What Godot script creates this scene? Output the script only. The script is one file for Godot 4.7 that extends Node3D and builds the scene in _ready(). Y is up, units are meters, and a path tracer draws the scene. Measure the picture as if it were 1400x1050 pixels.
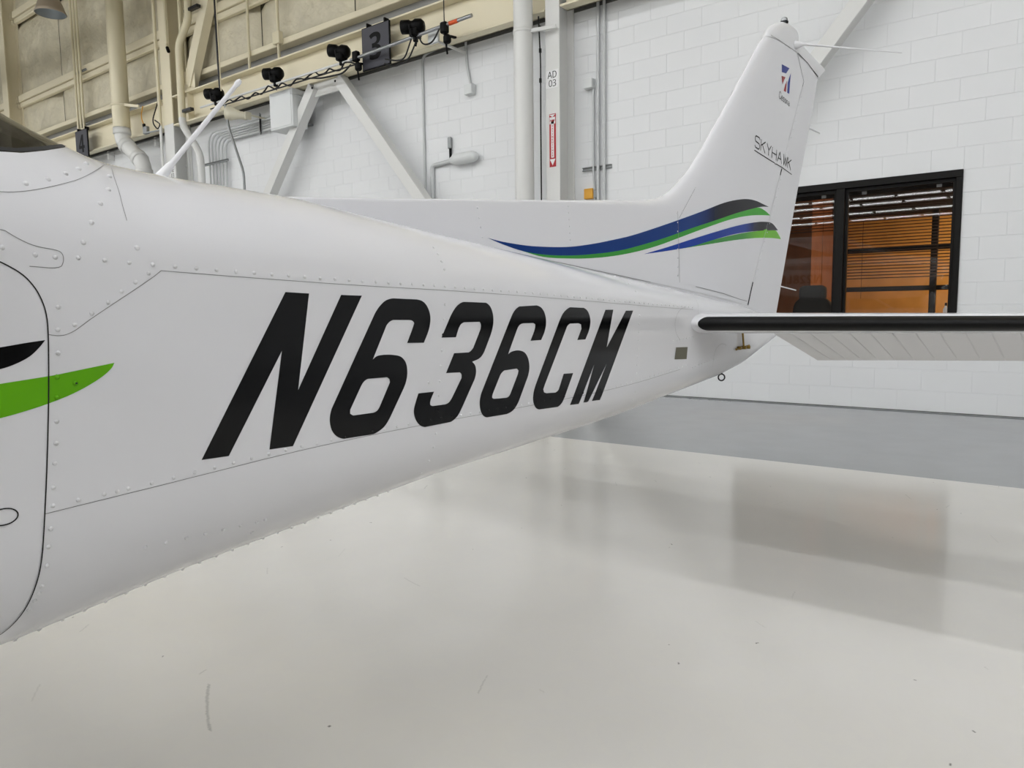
extends Node3D
# A light aircraft's tail in a hangar. Metres, y up; the block wall is at z = -8.95, the floor at y = 0.

const WALL_Z := -8.95
const COURSE := 0.2327
const EYE := 1.15
var mats := {}
var used := {}

func _ready() -> void:
	# ---- camera
	var cam := Camera3D.new()
	cam.name = "camera"
	cam.fov = 56.258
	cam.near = 0.02
	cam.far = 200.0
	cam.rotation_order = EULER_ORDER_YXZ
	cam.rotation = Vector3(-0.1001001, 0.6347815, -0.0127453)
	cam.position = Vector3(0, EYE, 0)
	add_child(cam)
	cam.current = true
	# ---- sky and exposure
	var we := WorldEnvironment.new()
	we.name = "environment"
	var env := Environment.new()
	env.background_mode = Environment.BG_COLOR
	env.background_color = Color(0.55, 0.57, 0.6)
	env.background_energy_multiplier = 0.3
	env.tonemap_mode = Environment.TONE_MAPPER_LINEAR
	env.tonemap_exposure = 0.565
	env.sdfgi_enabled = true
	env.ssao_enabled = true
	env.ssil_enabled = true
	we.environment = env
	add_child(we)
	# ---- the strip lights under the roof (their fittings are built in build_strip_lights)
	for k in STRIP_Z.size():
		var al := AreaLight3D.new()
		al.name = "strip_light_glow"
		al.area_size = Vector2(56.0, 0.14)
		al.light_energy = STRIP_ENERGY[k] * 1.4
		al.light_color = Color(0.985, 0.993, 1.0)
		al.shadow_enabled = true
		al.area_range = 90.0
		al.area_attenuation = 2.0
		al.position = Vector3(-6.0, 7.86, STRIP_Z[k])
		al.rotation = Vector3(-PI / 2, 0, 0)
		add_child(al, true)
	make_materials()
	build_shell()
	build_office()
	build_steel()
	build_services()
	build_stage_lights()
	build_strip_lights()
	build_aircraft()
	build_parked_aircraft()

const STRIP_Z := [-3.2, 0.6, 4.0, 8.0, 13.0, 20.0, 26.0, 32.1, 35.1, 39.7, 44.1]
const STRIP_ENERGY := [56.0, 66.0, 62.0, 54.0, 48.0, 44.0, 26.0, 24.0, 24.0, 24.0, 24.0]

# ---------------------------------------------------------------- helpers
func tag(o: Node, label: String, category := "", group := "", kind := "") -> Node:
	if label: o.set_meta("label", label)
	if category: o.set_meta("category", category)
	if group: o.set_meta("group", group)
	if kind: o.set_meta("kind", kind)
	return o

func numbered(called: String) -> String:
	if not used.has(called):
		used[called] = 0
		return called
	used[called] += 1
	return "%s_%03d" % [called, used[called]]

func thing(called: String, label: String, category: String, at := Vector3.ZERO, group := "", kind := "") -> Node3D:
	var o := Node3D.new()
	o.name = numbered(called)
	o.position = at
	add_child(o)
	tag(o, label, category, group, kind)
	return o

func put(called: String, mesh: Mesh, mat: Material, parent: Node, kind := "") -> MeshInstance3D:
	var o := MeshInstance3D.new()
	o.name = called if parent != self else numbered(called)
	o.mesh = mesh
	o.material_override = mat
	parent.add_child(o, true)
	if kind: o.set_meta("kind", kind)
	return o

func begin() -> SurfaceTool:
	var st := SurfaceTool.new()
	st.begin(Mesh.PRIMITIVE_TRIANGLES)
	return st

func done(st: SurfaceTool) -> ArrayMesh:
	st.generate_normals()
	return st.commit()

# a triangle whose front looks along `out`
func tri(st: SurfaceTool, a: Vector3, b: Vector3, c: Vector3, out: Vector3) -> void:
	if (c - a).cross(b - a).dot(out) < 0.0:
		var t := b
		b = c
		c = t
	st.add_vertex(a)
	st.add_vertex(b)
	st.add_vertex(c)

func quad(st: SurfaceTool, a: Vector3, b: Vector3, c: Vector3, d: Vector3, out: Vector3) -> void:
	tri(st, a, b, c, out)
	tri(st, a, c, d, out)

# a box with chamfered edges
func box(st: SurfaceTool, c: Vector3, size: Vector3, ch := 0.004, turn := Basis.IDENTITY) -> void:
	st.set_smooth_group(-1)
	var h := size * 0.5
	ch = minf(ch, minf(h.x, minf(h.y, h.z)) * 0.6)
	var p := func(sx: int, sy: int, sz: int, face: int) -> Vector3:
		var v := Vector3(sx * (h.x - (0.0 if face == 0 else ch)), sy * (h.y - (0.0 if face == 1 else ch)), sz * (h.z - (0.0 if face == 2 else ch)))
		return c + turn * v
	for s in [-1, 1]:
		quad(st, p.call(s, -1, -1, 0), p.call(s, 1, -1, 0), p.call(s, 1, 1, 0), p.call(s, -1, 1, 0), turn * Vector3(s, 0, 0))
		quad(st, p.call(-1, s, -1, 1), p.call(1, s, -1, 1), p.call(1, s, 1, 1), p.call(-1, s, 1, 1), turn * Vector3(0, s, 0))
		quad(st, p.call(-1, -1, s, 2), p.call(1, -1, s, 2), p.call(1, 1, s, 2), p.call(-1, 1, s, 2), turn * Vector3(0, 0, s))
	if ch <= 0.0: return
	for a in [-1, 1]:
		for b in [-1, 1]:
			quad(st, p.call(a, b, -1, 0), p.call(a, b, 1, 0), p.call(a, b, 1, 1), p.call(a, b, -1, 1), turn * Vector3(a, b, 0))
			quad(st, p.call(a, -1, b, 0), p.call(a, 1, b, 0), p.call(a, 1, b, 2), p.call(a, -1, b, 2), turn * Vector3(a, 0, b))
			quad(st, p.call(-1, a, b, 1), p.call(1, a, b, 1), p.call(1, a, b, 2), p.call(-1, a, b, 2), turn * Vector3(0, a, b))
			for d in [-1, 1]:
				tri(st, p.call(a, b, d, 0), p.call(a, b, d, 1), p.call(a, b, d, 2), turn * Vector3(a, b, d))

func box_between(st: SurfaceTool, lo: Vector3, hi: Vector3, ch := 0.004) -> void:
	box(st, (lo + hi) * 0.5, (hi - lo).abs(), ch)

# a beam of rectangular section between two points; `up` is the direction of `size.y`
func bar(st: SurfaceTool, a: Vector3, b: Vector3, w: float, d: float, up := Vector3(0, 0, 1), ch := 0.004) -> void:
	var x := (b - a).normalized()
	var z := up.normalized()
	var y := z.cross(x).normalized()
	z = x.cross(y)
	box(st, (a + b) * 0.5, Vector3((b - a).length(), w, d), ch, Basis(x, y, z))

func rounded(path: Array, r: float, n := 5) -> PackedVector3Array:
	var out := PackedVector3Array()
	for i in path.size():
		var p: Vector3 = path[i]
		if i == 0 or i == path.size() - 1:
			out.append(p)
			continue
		var u: Vector3 = path[i - 1] - p
		var v: Vector3 = path[i + 1] - p
		var k := minf(r, minf(u.length(), v.length()) * 0.49)
		var a := p + u.normalized() * k
		var b := p + v.normalized() * k
		for j in n + 1:
			var t := float(j) / n
			out.append(a.lerp(p, t).lerp(p.lerp(b, t), t))
	return out

func tube(st: SurfaceTool, path: PackedVector3Array, r: float, n := 10, r_end := -1.0) -> void:
	if r_end < 0.0: r_end = r
	var rings := []
	var side := Vector3.ZERO
	for i in path.size():
		var d := (path[mini(i + 1, path.size() - 1)] - path[maxi(i - 1, 0)]).normalized()
		if side == Vector3.ZERO:
			side = d.cross(Vector3.UP if absf(d.y) < 0.9 else Vector3.RIGHT).normalized()
		side = (side - d * side.dot(d)).normalized()
		var up := d.cross(side)
		var ring := PackedVector3Array()
		var rr := lerpf(r, r_end, float(i) / maxi(1, path.size() - 1))
		for k in n:
			var a := TAU * k / n
			ring.append(path[i] + (side * cos(a) + up * sin(a)) * rr)
		rings.append(ring)
	st.set_smooth_group(0)
	for i in path.size() - 1:
		for k in n:
			var k2 := (k + 1) % n
			var mid: Vector3 = (rings[i][k] + rings[i][k2]) * 0.5
			quad(st, rings[i][k], rings[i][k2], rings[i + 1][k2], rings[i + 1][k], mid - path[i])
	st.set_smooth_group(-1)
	for e in [0, path.size() - 1]:
		var away: Vector3 = path[e] - path[1 if e == 0 else e - 1]
		for k in n:
			tri(st, path[e], rings[e][k], rings[e][(k + 1) % n], away)

func rod(st: SurfaceTool, a: Vector3, b: Vector3, r: float, n := 10, r_end := -1.0) -> void:
	tube(st, PackedVector3Array([a, b]), r, n, r_end)

# a profile of (radius, along) turned about the axis from `at` along `axis`
func lathe(st: SurfaceTool, at: Vector3, axis: Vector3, prof: Array, n := 20, stretch := Vector2.ONE) -> void:
	axis = axis.normalized()
	var side := axis.cross(Vector3.UP if absf(axis.y) < 0.9 else Vector3.RIGHT).normalized()
	var up := side.cross(axis)
	st.set_smooth_group(0)
	for i in prof.size() - 1:
		var p: Vector2 = prof[i]
		var q: Vector2 = prof[i + 1]
		var nrm2 := Vector2(q.y - p.y, p.x - q.x)
		for k in n:
			var a0 := TAU * k / n
			var a1 := TAU * (k + 1) / n
			var d0 := side * cos(a0) * stretch.x + up * sin(a0) * stretch.y
			var d1 := side * cos(a1) * stretch.x + up * sin(a1) * stretch.y
			var out := (d0 + d1) * nrm2.x + axis * nrm2.y * 2.0
			var A := at + d0 * p.x + axis * p.y
			var B := at + d1 * p.x + axis * p.y
			var C := at + d1 * q.x + axis * q.y
			var D := at + d0 * q.x + axis * q.y
			if p.x > 1e-5: tri(st, A, B, C, out)
			if q.x > 1e-5: tri(st, A, C, D, out)

# a smooth sheet through rows of points, its normals along `out` where given, else away from the middle
func sheet(rows: Array, wrap := false, out := Vector3.ZERO, uvs := false) -> ArrayMesh:
	var n: int = rows.size()
	var m: int = rows[0].size()
	var pos := PackedVector3Array()
	var mid := Vector3.ZERO
	for r in rows:
		for v in r:
			pos.append(v)
			mid += v
	mid /= pos.size()
	var idx := PackedInt32Array()
	var nor := PackedVector3Array()
	nor.resize(pos.size())
	var sense := 0.0
	for i in n - 1:
		for j in (m if wrap else m - 1):
			var a := i * m + j
			var b := i * m + (j + 1) % m
			var c := (i + 1) * m + (j + 1) % m
			var d := (i + 1) * m + j
			var nn := (pos[c] - pos[a]).cross(pos[b] - pos[d])
			for k in [a, b, c, d]: nor[k] += nn
			sense += nn.dot(out if out != Vector3.ZERO else (pos[a] + pos[c]) * 0.5 - mid)
			idx.append_array(PackedInt32Array([a, b, c, a, c, d]))
	if sense < 0.0:
		for k in range(0, idx.size(), 3):
			var t := idx[k + 1]
			idx[k + 1] = idx[k + 2]
			idx[k + 2] = t
	for k in nor.size():
		nor[k] = (nor[k] * (1.0 if sense >= 0.0 else -1.0)).normalized()
	var arr := []
	arr.resize(Mesh.ARRAY_MAX)
	arr[Mesh.ARRAY_VERTEX] = pos
	arr[Mesh.ARRAY_NORMAL] = nor
	arr[Mesh.ARRAY_INDEX] = idx
	if uvs:
		var uv := PackedVector2Array()
		for i in n:
			for j in m: uv.append(Vector2(float(j) / (m - 1), float(i) / (n - 1)))
		arr[Mesh.ARRAY_TEX_UV] = uv
	var am := ArrayMesh.new()
	am.add_surface_from_arrays(Mesh.PRIMITIVE_TRIANGLES, arr)
	return am

func words(text: String, size: float, parent: Node, mat: Material, at: Vector3, basis_of := Basis.IDENTITY, bold := false, depth := 0.002, face := "Droid Sans") -> MeshInstance3D:
	var tm := TextMesh.new()
	var f := SystemFont.new()
	f.font_names = PackedStringArray([face])
	if bold: f.font_weight = 700
	tm.font = f
	tm.text = text
	tm.font_size = 32
	tm.pixel_size = size / 23.0
	tm.depth = depth
	var o := put("lettering", tm, mat, parent)
	o.transform = Transform3D(basis_of, at)
	return o

# ---------------------------------------------------------------- materials
func paint(called: String, c: Color, rough := 0.5, metal := 0.0) -> StandardMaterial3D:
	var m := StandardMaterial3D.new()
	m.resource_name = called
	m.albedo_color = c
	m.roughness = rough
	m.metallic = metal
	mats[called] = m
	return m

func noise_tex(freq: float, lo: Color, hi: Color, seed_of: int, size := 512, normal := false, bump := 4.0) -> NoiseTexture2D:
	var n := FastNoiseLite.new()
	n.seed = seed_of
	n.frequency = freq
	n.fractal_octaves = 4
	var t := NoiseTexture2D.new()
	t.width = size
	t.height = size
	t.seamless = true
	t.noise = n
	if normal:
		t.as_normal_map = true
		t.bump_strength = bump
	else:
		var g := Gradient.new()
		g.set_color(0, lo)
		g.set_color(1, hi)
		t.color_ramp = g
	return t

func mottled(m: StandardMaterial3D, freq: float, lo: float, scale: float, seed_of: int) -> StandardMaterial3D:
	m.albedo_texture = noise_tex(freq, Color(lo, lo, lo), Color.WHITE, seed_of)
	m.uv1_triplanar = true
	m.uv1_world_triplanar = true
	m.uv1_scale = Vector3.ONE * scale
	return m

func make_materials() -> void:
	var w := paint("aircraft_white", Color(0.87, 0.87, 0.885), 0.1)
	w.metallic_specular = 0.55
	paint("rivet_white", Color(0.86, 0.86, 0.87), 0.34)
	paint("aircraft_cap", Color(0.87, 0.87, 0.88), 0.3)
	paint("aircraft_black", Color(0.03, 0.03, 0.036), 0.1).metallic_specular = 0.35
	paint("seam", Color(0.5, 0.5, 0.5), 0.6)
	paint("faint_seam", Color(0.74, 0.74, 0.745), 0.5)
	paint("gap", Color(0.03, 0.03, 0.03), 0.7)
	paint("boot_rubber", Color(0.03, 0.03, 0.034), 0.4).metallic_specular = 0.3
	paint("lime", Color(0.38, 0.66, 0.09), 0.12).metallic_specular = 0.3
	var sp := paint("stripe", Color.WHITE, 0.12)
	sp.metallic_specular = 0.25
	sp.vertex_color_use_as_albedo = true
	var gl := paint("tinted_glass", Color(0.06, 0.045, 0.02, 0.72), 0.02)
	gl.transparency = BaseMaterial3D.TRANSPARENCY_ALPHA
	gl.cull_mode = BaseMaterial3D.CULL_DISABLED
	paint("cabin_trim", Color(0.1, 0.09, 0.08), 0.9)
	paint("brass", Color(0.55, 0.45, 0.22), 0.35, 0.9)
	paint("steel", Color(0.62, 0.63, 0.64), 0.3, 0.9)
	paint("dark_steel", Color(0.2, 0.2, 0.21), 0.4, 0.8)
	paint("placard", Color(0.42, 0.41, 0.34), 0.45, 0.3)
	paint("logo_blue", Color(0.08, 0.17, 0.52), 0.15).metallic_specular = 0.25
	paint("logo_red", Color(0.57, 0.07, 0.1), 0.15).metallic_specular = 0.25
	paint("block_a", Color(0.885, 0.89, 0.895), 0.5)
	paint("block_b", Color(0.882, 0.887, 0.892), 0.5)
	paint("block_c", Color(0.887, 0.892, 0.897), 0.5)
	paint("mortar", Color(0.88, 0.885, 0.89), 0.6)
	paint("grey_steel", Color(0.85, 0.85, 0.84), 0.45)
	paint("flashing", Color(0.56, 0.56, 0.55), 0.6)
	paint("joint_dark", Color(0.27, 0.26, 0.2), 0.8)
	paint("cream", Color(0.89, 0.855, 0.75), 0.5)
	paint("cream_pipe", Color(0.86, 0.825, 0.71), 0.35)
	var ins := paint("insulation", Color(0.86, 0.83, 0.735), 0.5)
	ins.normal_enabled = true
	ins.normal_texture = noise_tex(0.012, Color.BLACK, Color.WHITE, 21, 512, true, 9.0)
	ins.normal_scale = 0.8
	mottled(ins, 0.008, 0.9, 0.35, 22)
	paint("white_box", Color(0.84, 0.85, 0.85), 0.45)
	paint("conduit", Color(0.77, 0.78, 0.78), 0.4)
	paint("galvanised", Color(0.55, 0.56, 0.56), 0.4, 0.6)
	paint("black", Color(0.012, 0.012, 0.013), 0.5).metallic_specular = 0.25
	paint("black_cable", Color(0.015, 0.015, 0.015), 0.6)
	paint("lens", Color(0.16, 0.17, 0.19), 0.08)
	paint("sign_grey", Color(0.3, 0.3, 0.325), 0.5).metallic_specular = 0.3
	paint("sign_white", Color(0.9, 0.9, 0.9), 0.4)
	paint("sign_red", Color(0.68, 0.1, 0.14), 0.4)
	paint("orange", Color(0.85, 0.35, 0.15), 0.5)
	paint("yellow_box", Color(0.86, 0.63, 0.2), 0.5)
	paint("beige", Color(0.8, 0.78, 0.7), 0.4)
	paint("frame_black", Color(0.095, 0.09, 0.085), 0.4).metallic_specular = 0.25
	paint("chair_black", Color(0.09, 0.09, 0.085), 0.7)
	mottled(paint("office_wall", Color(0.76, 0.59, 0.31), 0.7), 0.01, 0.9, 0.6, 31)
	mottled(paint("office_left", Color(0.56, 0.39, 0.28), 0.7), 0.01, 0.9, 0.6, 32)
	paint("office_dark", Color(0.1, 0.06, 0.04), 0.8)
	paint("slat", Color(0.2, 0.11, 0.05), 0.5)
	paint("ceiling_white", Color(0.6, 0.58, 0.52), 0.7)
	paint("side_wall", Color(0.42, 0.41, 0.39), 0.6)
	var pane := paint("pane", Color(0.03, 0.022, 0.015, 0.18), 0.0)
	pane.transparency = BaseMaterial3D.TRANSPARENCY_ALPHA
	var fl := paint("floor_white", Color(0.84, 0.83, 0.81), 0.13)
	fl.albedo_texture = floor_marks()
	fl.roughness = 0.13
	var fg := paint("floor_grey", Color(0.58, 0.59, 0.60), 0.16)
	mottled(fg, 0.01, 0.97, 0.4, 41)
	paint("cove_grey", Color(0.5, 0.51, 0.515), 0.7).metallic_specular = 0.2
	paint("joint_and_shade_grey", Color(0.34, 0.34, 0.33), 0.8)
	var tub := paint("strip_tube", Color(1, 1, 1), 0.4)
	tub.emission_enabled = true
	tub.emission = Color(0.985, 0.993, 1.0)
	tub.emission_energy_multiplier = 20.0
	paint("spun_aluminium", Color(0.62, 0.57, 0.5), 0.4, 0.2)
	paint("reflector", Color(0.6, 0.63, 0.65), 0.35, 0.3)

# epoxy with scuffs and fine scratches of its own
func floor_marks() -> ImageTexture:
	var im := Image.create(2048, 2048, false, Image.FORMAT_RGB8)
	im.fill(Color(1, 1, 1))
	var rng := RandomNumberGenerator.new()
	rng.seed = 77
	var ns := FastNoiseLite.new()
	ns.seed = 8
	ns.frequency = 0.004
	for y in 2048:
		for x in 2048:
			var v := 0.985 + 0.02 * ns.get_noise_2d(x, y)
			im.set_pixel(x, y, Color(v, v, v * 0.998))
	for k in 260:
		var p := Vector2(rng.randf() * 2048, rng.randf() * 2048)
		var dir := Vector2.from_angle(rng.randfn(0.7, 0.5))
		var ln := rng.randf_range(3, 34) if k > 110 else rng.randf_range(1, 4)
		var dark := rng.randf_range(0.84, 0.95) if k > 110 else rng.randf_range(0.35, 0.65)
		for i in int(ln):
			var q := p + dir * i + Vector2(0, sin(i * 0.06) * 2.0)
			im.set_pixel(int(q.x) & 2047, int(q.y) & 2047, Color(dark, dark, dark))
			if k % 23 == 0: im.set_pixel((int(q.x) + 1) & 2047, int(q.y) & 2047, Color(dark, dark, dark))
	# one long curved tyre scuff near the viewer
	for i in 90:
		var t := i / 90.0
		var q := Vector2(1010.0 + 62.0 * t, 1239.0 + 44.0 * t - 8.0 * t * t)
		for dx in 3:
			var d := 0.82 + 0.08 * rng.randf()
			im.set_pixel(int(q.x) + dx, int(q.y), Color(d, d, d))
	return ImageTexture.create_from_image(im)

# ---------------------------------------------------------------- the room
const WINDOW_LO := Vector2(-3.08, 0.90)
const WINDOW_HI := Vector2(-0.73, 2.565)

func slab(called: String, label: String, category: String, lo: Vector3, hi: Vector3, mat: String, parent: Node = null) -> MeshInstance3D:
	var st := begin()
	box_between(st, lo, hi, 0.0)
	var o := put(called, done(st), mats[mat], parent if parent else self)
	if not parent: tag(o, label, category, "", "structure")
	return o

func build_shell() -> void:
	# floor: white epoxy, with a grey painted strip along the block wall
	var st := begin()
	var edge := -5.48
	var fl := thing("floor", "glossy white epoxy floor with a grey painted strip along the block wall", "floor", Vector3.ZERO, "", "structure")
	st.set_smooth_group(-1)
	var a := Vector3(-36, 0, edge)
	var b := Vector3(24, 0, 50)
	for v in [[a.x, a.z], [b.x, a.z], [b.x, b.z], [a.x, a.z], [b.x, b.z], [a.x, b.z]]:
		st.set_uv(Vector2((v[0] + 6.0) / 8.0, (v[1] + 6.0) / 8.0))
		st.set_normal(Vector3.UP)
		st.add_vertex(Vector3(v[0], 0, v[1]))
	put("epoxy", st.commit(), mats.floor_white, fl)
	slab("slab", "", "", Vector3(-36.2, -0.25, edge), Vector3(24.2, -0.002, 50.2), "mortar", fl)
	slab("painted_strip", "", "", Vector3(-36.2, -0.25, -9.2), Vector3(24.2, 0, edge), "floor_grey", fl).set_meta("label", "grey painted strip of floor")
	st = begin()
	box_between(st, Vector3(-36, 0.0, -8.953), Vector3(24, 0.012, -8.935), 0.003)
	var bb := put("baseboard_back", done(st), mats.joint_and_shade_grey, self)
	tag(bb, "thin dark sealant line where block wall meets floor", "joint", "", "structure")
	st = begin()
	box_between(st, Vector3(-36, 0.0, -8.95), Vector3(24, 0.006, -8.86), 0.003)
	var tr := put("trim_1", done(st), mats.cove_grey, self)
	tag(tr, "low grey cove strip along foot of block wall", "trim", "", "structure")
	# block wall in three bays between the columns
	block_bay(-5.53, 24.0, -5.45, 0.75, 0.0, "white painted block wall with the black framed window", true)
	block_bay(-15.43, -5.53, -15.4, -5.5, 2.3, "white painted block wall between the two lettered columns", false)
	block_bay(-36.0, -15.43, -25.0, -15.4, 4.2, "white painted block wall beyond the far lettered column", false)
	# flashing above the blocks, then insulated metal wall with girts
	slab("trim_2", "grey metal flashing above the block wall behind the cream beam", "flashing", Vector3(-36, 5.353, -9.15), Vector3(24, 6.22, -9.0), "flashing")
	slab("trim_5", "thin dark strip standing in for shade along block wall top under the beam", "shade_strip", Vector3(-36, 5.262, -8.952), Vector3(24, 5.42, -8.936), "joint_and_shade_grey")  # dark strip added in place of the shade under the beam
	var up := thing("wall_back_upper", "cream insulated metal wall above the block wall", "wall", Vector3.ZERO, "", "structure")
	slab("backing", "", "", Vector3(-36, 6.2, -9.2), Vector3(24, 11, -9.1), "joint_dark", up)
	var seams := [-36.0, -31.2, -28.1, -24.9, -21.68, -18.48, -15.45, -12.75, -10.03, -7.2, -4.1, -1.0, 2.2, 5.4]
	var rows := [[6.2, 7.275], [7.285, 9.575], [9.585, 10.95]]
	for i in seams.size() - 1:
		for r in rows:
			put("insulation_panel", pillow(Vector3(seams[i] + 0.016, r[0], -9.1), Vector3(seams[i + 1] - 0.016, r[1], -8.93), i), mats.insulation, up)
	for g in [[6.19, 6.30, 0.0], [7.28, 7.46, 1.0], [9.58, 9.76, 1.0]]:
		for span in [[-35.9, -23.95], [-23.85, -15.66], [-15.2, -5.7], [-5.3, 23.9]]:
			st = begin()
			box_between(st, Vector3(span[0], g[0], -9.05), Vector3(span[1], g[1], -8.80), 0.012)
			if g[2] > 0.0: box_between(st, Vector3(span[0], g[0] - 0.14, -8.95), Vector3(span[1], g[0] - 0.01, -8.83), 0.02)
			put("girt", done(st), mats.cream, up)
	# the other walls and the roof
	slab("wall_left", "plain white end wall of hangar", "wall", Vector3(-36.2, 0, -9.2), Vector3(-36, 11, 50.2), "side_wall")
	slab("wall_right", "plain white end wall of hangar opposite", "wall", Vector3(24, 0, -9.2), Vector3(24.2, 11, 50.2), "side_wall")
	slab("wall_front", "far long wall of the hangar seen in window glass", "wall", Vector3(-36.2, 0, 50), Vector3(24.2, 11, 50.2), "side_wall")
	slab("ceiling", "white hangar roof deck", "ceiling", Vector3(-36.2, 11, -9.2), Vector3(24.2, 11.2, 50.2), "ceiling_white")
	build_window()

func pillow(lo: Vector3, hi: Vector3, k: int) -> ArrayMesh:
	var rows := []
	for i in 9:
		var r := PackedVector3Array()
		for j in 9:
			var u := j / 8.0
			var v := i / 8.0
			var e := pow(1.0 - pow(absf(2 * u - 1), 6.0), 0.5) * pow(1.0 - pow(absf(2 * v - 1), 8.0), 0.5)
			var z := lerpf(lo.z, hi.z, e) + 0.012 * sin(u * 7.0 + k * 1.7) * e
			r.append(Vector3(lerpf(lo.x, hi.x, u), lerpf(lo.y, hi.y, v), z))
		rows.append(r)
	return sheet(rows, false, Vector3(0, 0, 1))

func block_bay(x0: float, x1: float, near0: float, near1: float, near_y: float, label: String, windowed: bool) -> void:
	var w := thing("wall_back", label, "wall", Vector3.ZERO, "", "structure")
	var st := begin()
	var back := -9.15
	var front := WALL_Z - 0.004
	var top := COURSE * 23
	if windowed:
		box_between(st, Vector3(x0, 0, back), Vector3(WINDOW_LO.x, top, front), 0.0)
		box_between(st, Vector3(WINDOW_HI.x, 0, back), Vector3(x1, top, front), 0.0)
		box_between(st, Vector3(WINDOW_LO.x, 0, back), Vector3(WINDOW_HI.x, WINDOW_LO.y, front), 0.0)
		box_between(st, Vector3(WINDOW_LO.x, WINDOW_HI.y, back), Vector3(WINDOW_HI.x, top, front), 0.0)
	else:
		box_between(st, Vector3(x0, 0, back), Vector3(x1, top, front), 0.0)
	put("mortar", done(st), mats.mortar, w)
	var rest := begin()
	var shared := {}
	var rng := RandomNumberGenerator.new()
	rng.seed = 5
	var long := 2.0 * COURSE
	for row in 23:
		var off := -0.33 + (0.5 * long if row % 2 else 0.0)
		var first := ceili((x0 - off) / long) - 1
		var k := first
		while off + k * long < x1:
			var lo := Vector2(maxf(off + k * long, x0), row * COURSE)
			var hi := Vector2(minf(off + (k + 1) * long, x1), (row + 1) * COURSE)
			k += 1
			if hi.x - lo.x < 0.03: continue
			var pieces := [[lo, hi]]
			if windowed and hi.x > WINDOW_LO.x and lo.x < WINDOW_HI.x and hi.y > WINDOW_LO.y and lo.y < WINDOW_HI.y:
				pieces = []
				if lo.x < WINDOW_LO.x - 0.03: pieces.append([lo, Vector2(WINDOW_LO.x, hi.y)])
				if hi.x > WINDOW_HI.x + 0.03: pieces.append([Vector2(WINDOW_HI.x, lo.y), hi])
				if lo.y < WINDOW_LO.y - 0.03: pieces.append([Vector2(maxf(lo.x, WINDOW_LO.x), lo.y), Vector2(minf(hi.x, WINDOW_HI.x), WINDOW_LO.y)])
				if hi.y > WINDOW_HI.y + 0.03: pieces.append([Vector2(maxf(lo.x, WINDOW_LO.x), WINDOW_HI.y), Vector2(minf(hi.x, WINDOW_HI.x), hi.y)])
			for pc in pieces:
				var size := Vector3(pc[1].x - pc[0].x - 0.0015, pc[1].y - pc[0].y - 0.0045, 0.03)
				var c := Vector3((pc[0].x + pc[1].x) * 0.5, (pc[0].y + pc[1].y) * 0.5, WALL_Z - 0.015 + rng.randf_range(-0.0006, 0.0))
				var near: bool = c.x > near0 and c.x < near1 and c.y > near_y
				if not near:
					box(rest, c, size, 0.0016)
					continue
				var key := "%.3f %.3f" % [size.x, size.y]
				if not shared.has(key):
					var bs := begin()
					box(bs, Vector3.ZERO, size, 0.0016)
					shared[key] = done(bs)
				var o := put("block", shared[key], mats[["block_a", "block_b", "block_c"][rng.randi() % 3]], w)
				o.position = c
	put("block_field", done(rest), mats.block_a, w, "stuff")

func build_window() -> void:
	var win := thing("window_1", "black framed two pane window with bronze glass in block wall", "window", Vector3.ZERO, "", "structure")
	var z0 := -9.08
	var z1 := -8.925
	var st := begin()
	box_between(st, Vector3(WINDOW_LO.x, WINDOW_HI.y - 0.075, z0), Vector3(WINDOW_HI.x, WINDOW_HI.y, z1))
	box_between(st, Vector3(WINDOW_LO.x, WINDOW_LO.y, z0), Vector3(WINDOW_HI.x, WINDOW_LO.y + 0.06, z1))
	box_between(st, Vector3(WINDOW_LO.x, WINDOW_LO.y + 0.06, z0), Vector3(WINDOW_LO.x + 0.06, WINDOW_HI.y - 0.075, z1))
	box_between(st, Vector3(WINDOW_HI.x - 0.06, WINDOW_LO.y + 0.06, z0), Vector3(WINDOW_HI.x, WINDOW_HI.y - 0.075, z1))
	put("window_frame", done(st), mats.frame_black, win)
	st = begin()
	box_between(st, Vector3(-1.955, WINDOW_LO.y + 0.06, z0), Vector3(-1.865, WINDOW_HI.y - 0.075, z1))
	put("mullion", done(st), mats.frame_black, win)
	for p in [[WINDOW_LO.x + 0.06, -1.955], [-1.865, WINDOW_HI.x - 0.06]]:
		st = begin()
		for s in [0, 1]:
			var x0: float = p[0]
			var x1: float = p[1]
			box_between(st, Vector3(x0, WINDOW_LO.y + 0.06 + s * 1.49, -9.03), Vector3(x1, WINDOW_LO.y + 0.1 + s * 1.49, -8.975), 0.003)
			var xx := x0 if s == 0 else x1 - 0.03
			box_between(st, Vector3(xx, WINDOW_LO.y + 0.1, -9.03), Vector3(xx + 0.03, WINDOW_HI.y - 0.115, -8.975), 0.003)
		put("sash", done(st), mats.frame_black, win)
		st = begin()
		quad(st, Vector3(p[0] + 0.01, WINDOW_LO.y + 0.08, -9.0), Vector3(p[1] - 0.01, WINDOW_LO.y + 0.08, -9.0), Vector3(p[1] - 0.01, WINDOW_HI.y - 0.1, -9.0), Vector3(p[0] + 0.01, WINDOW_HI.y - 0.1, -9.0), Vector3(0, 0, 1))
		put("pane", done(st), mats.pane, win)

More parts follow.
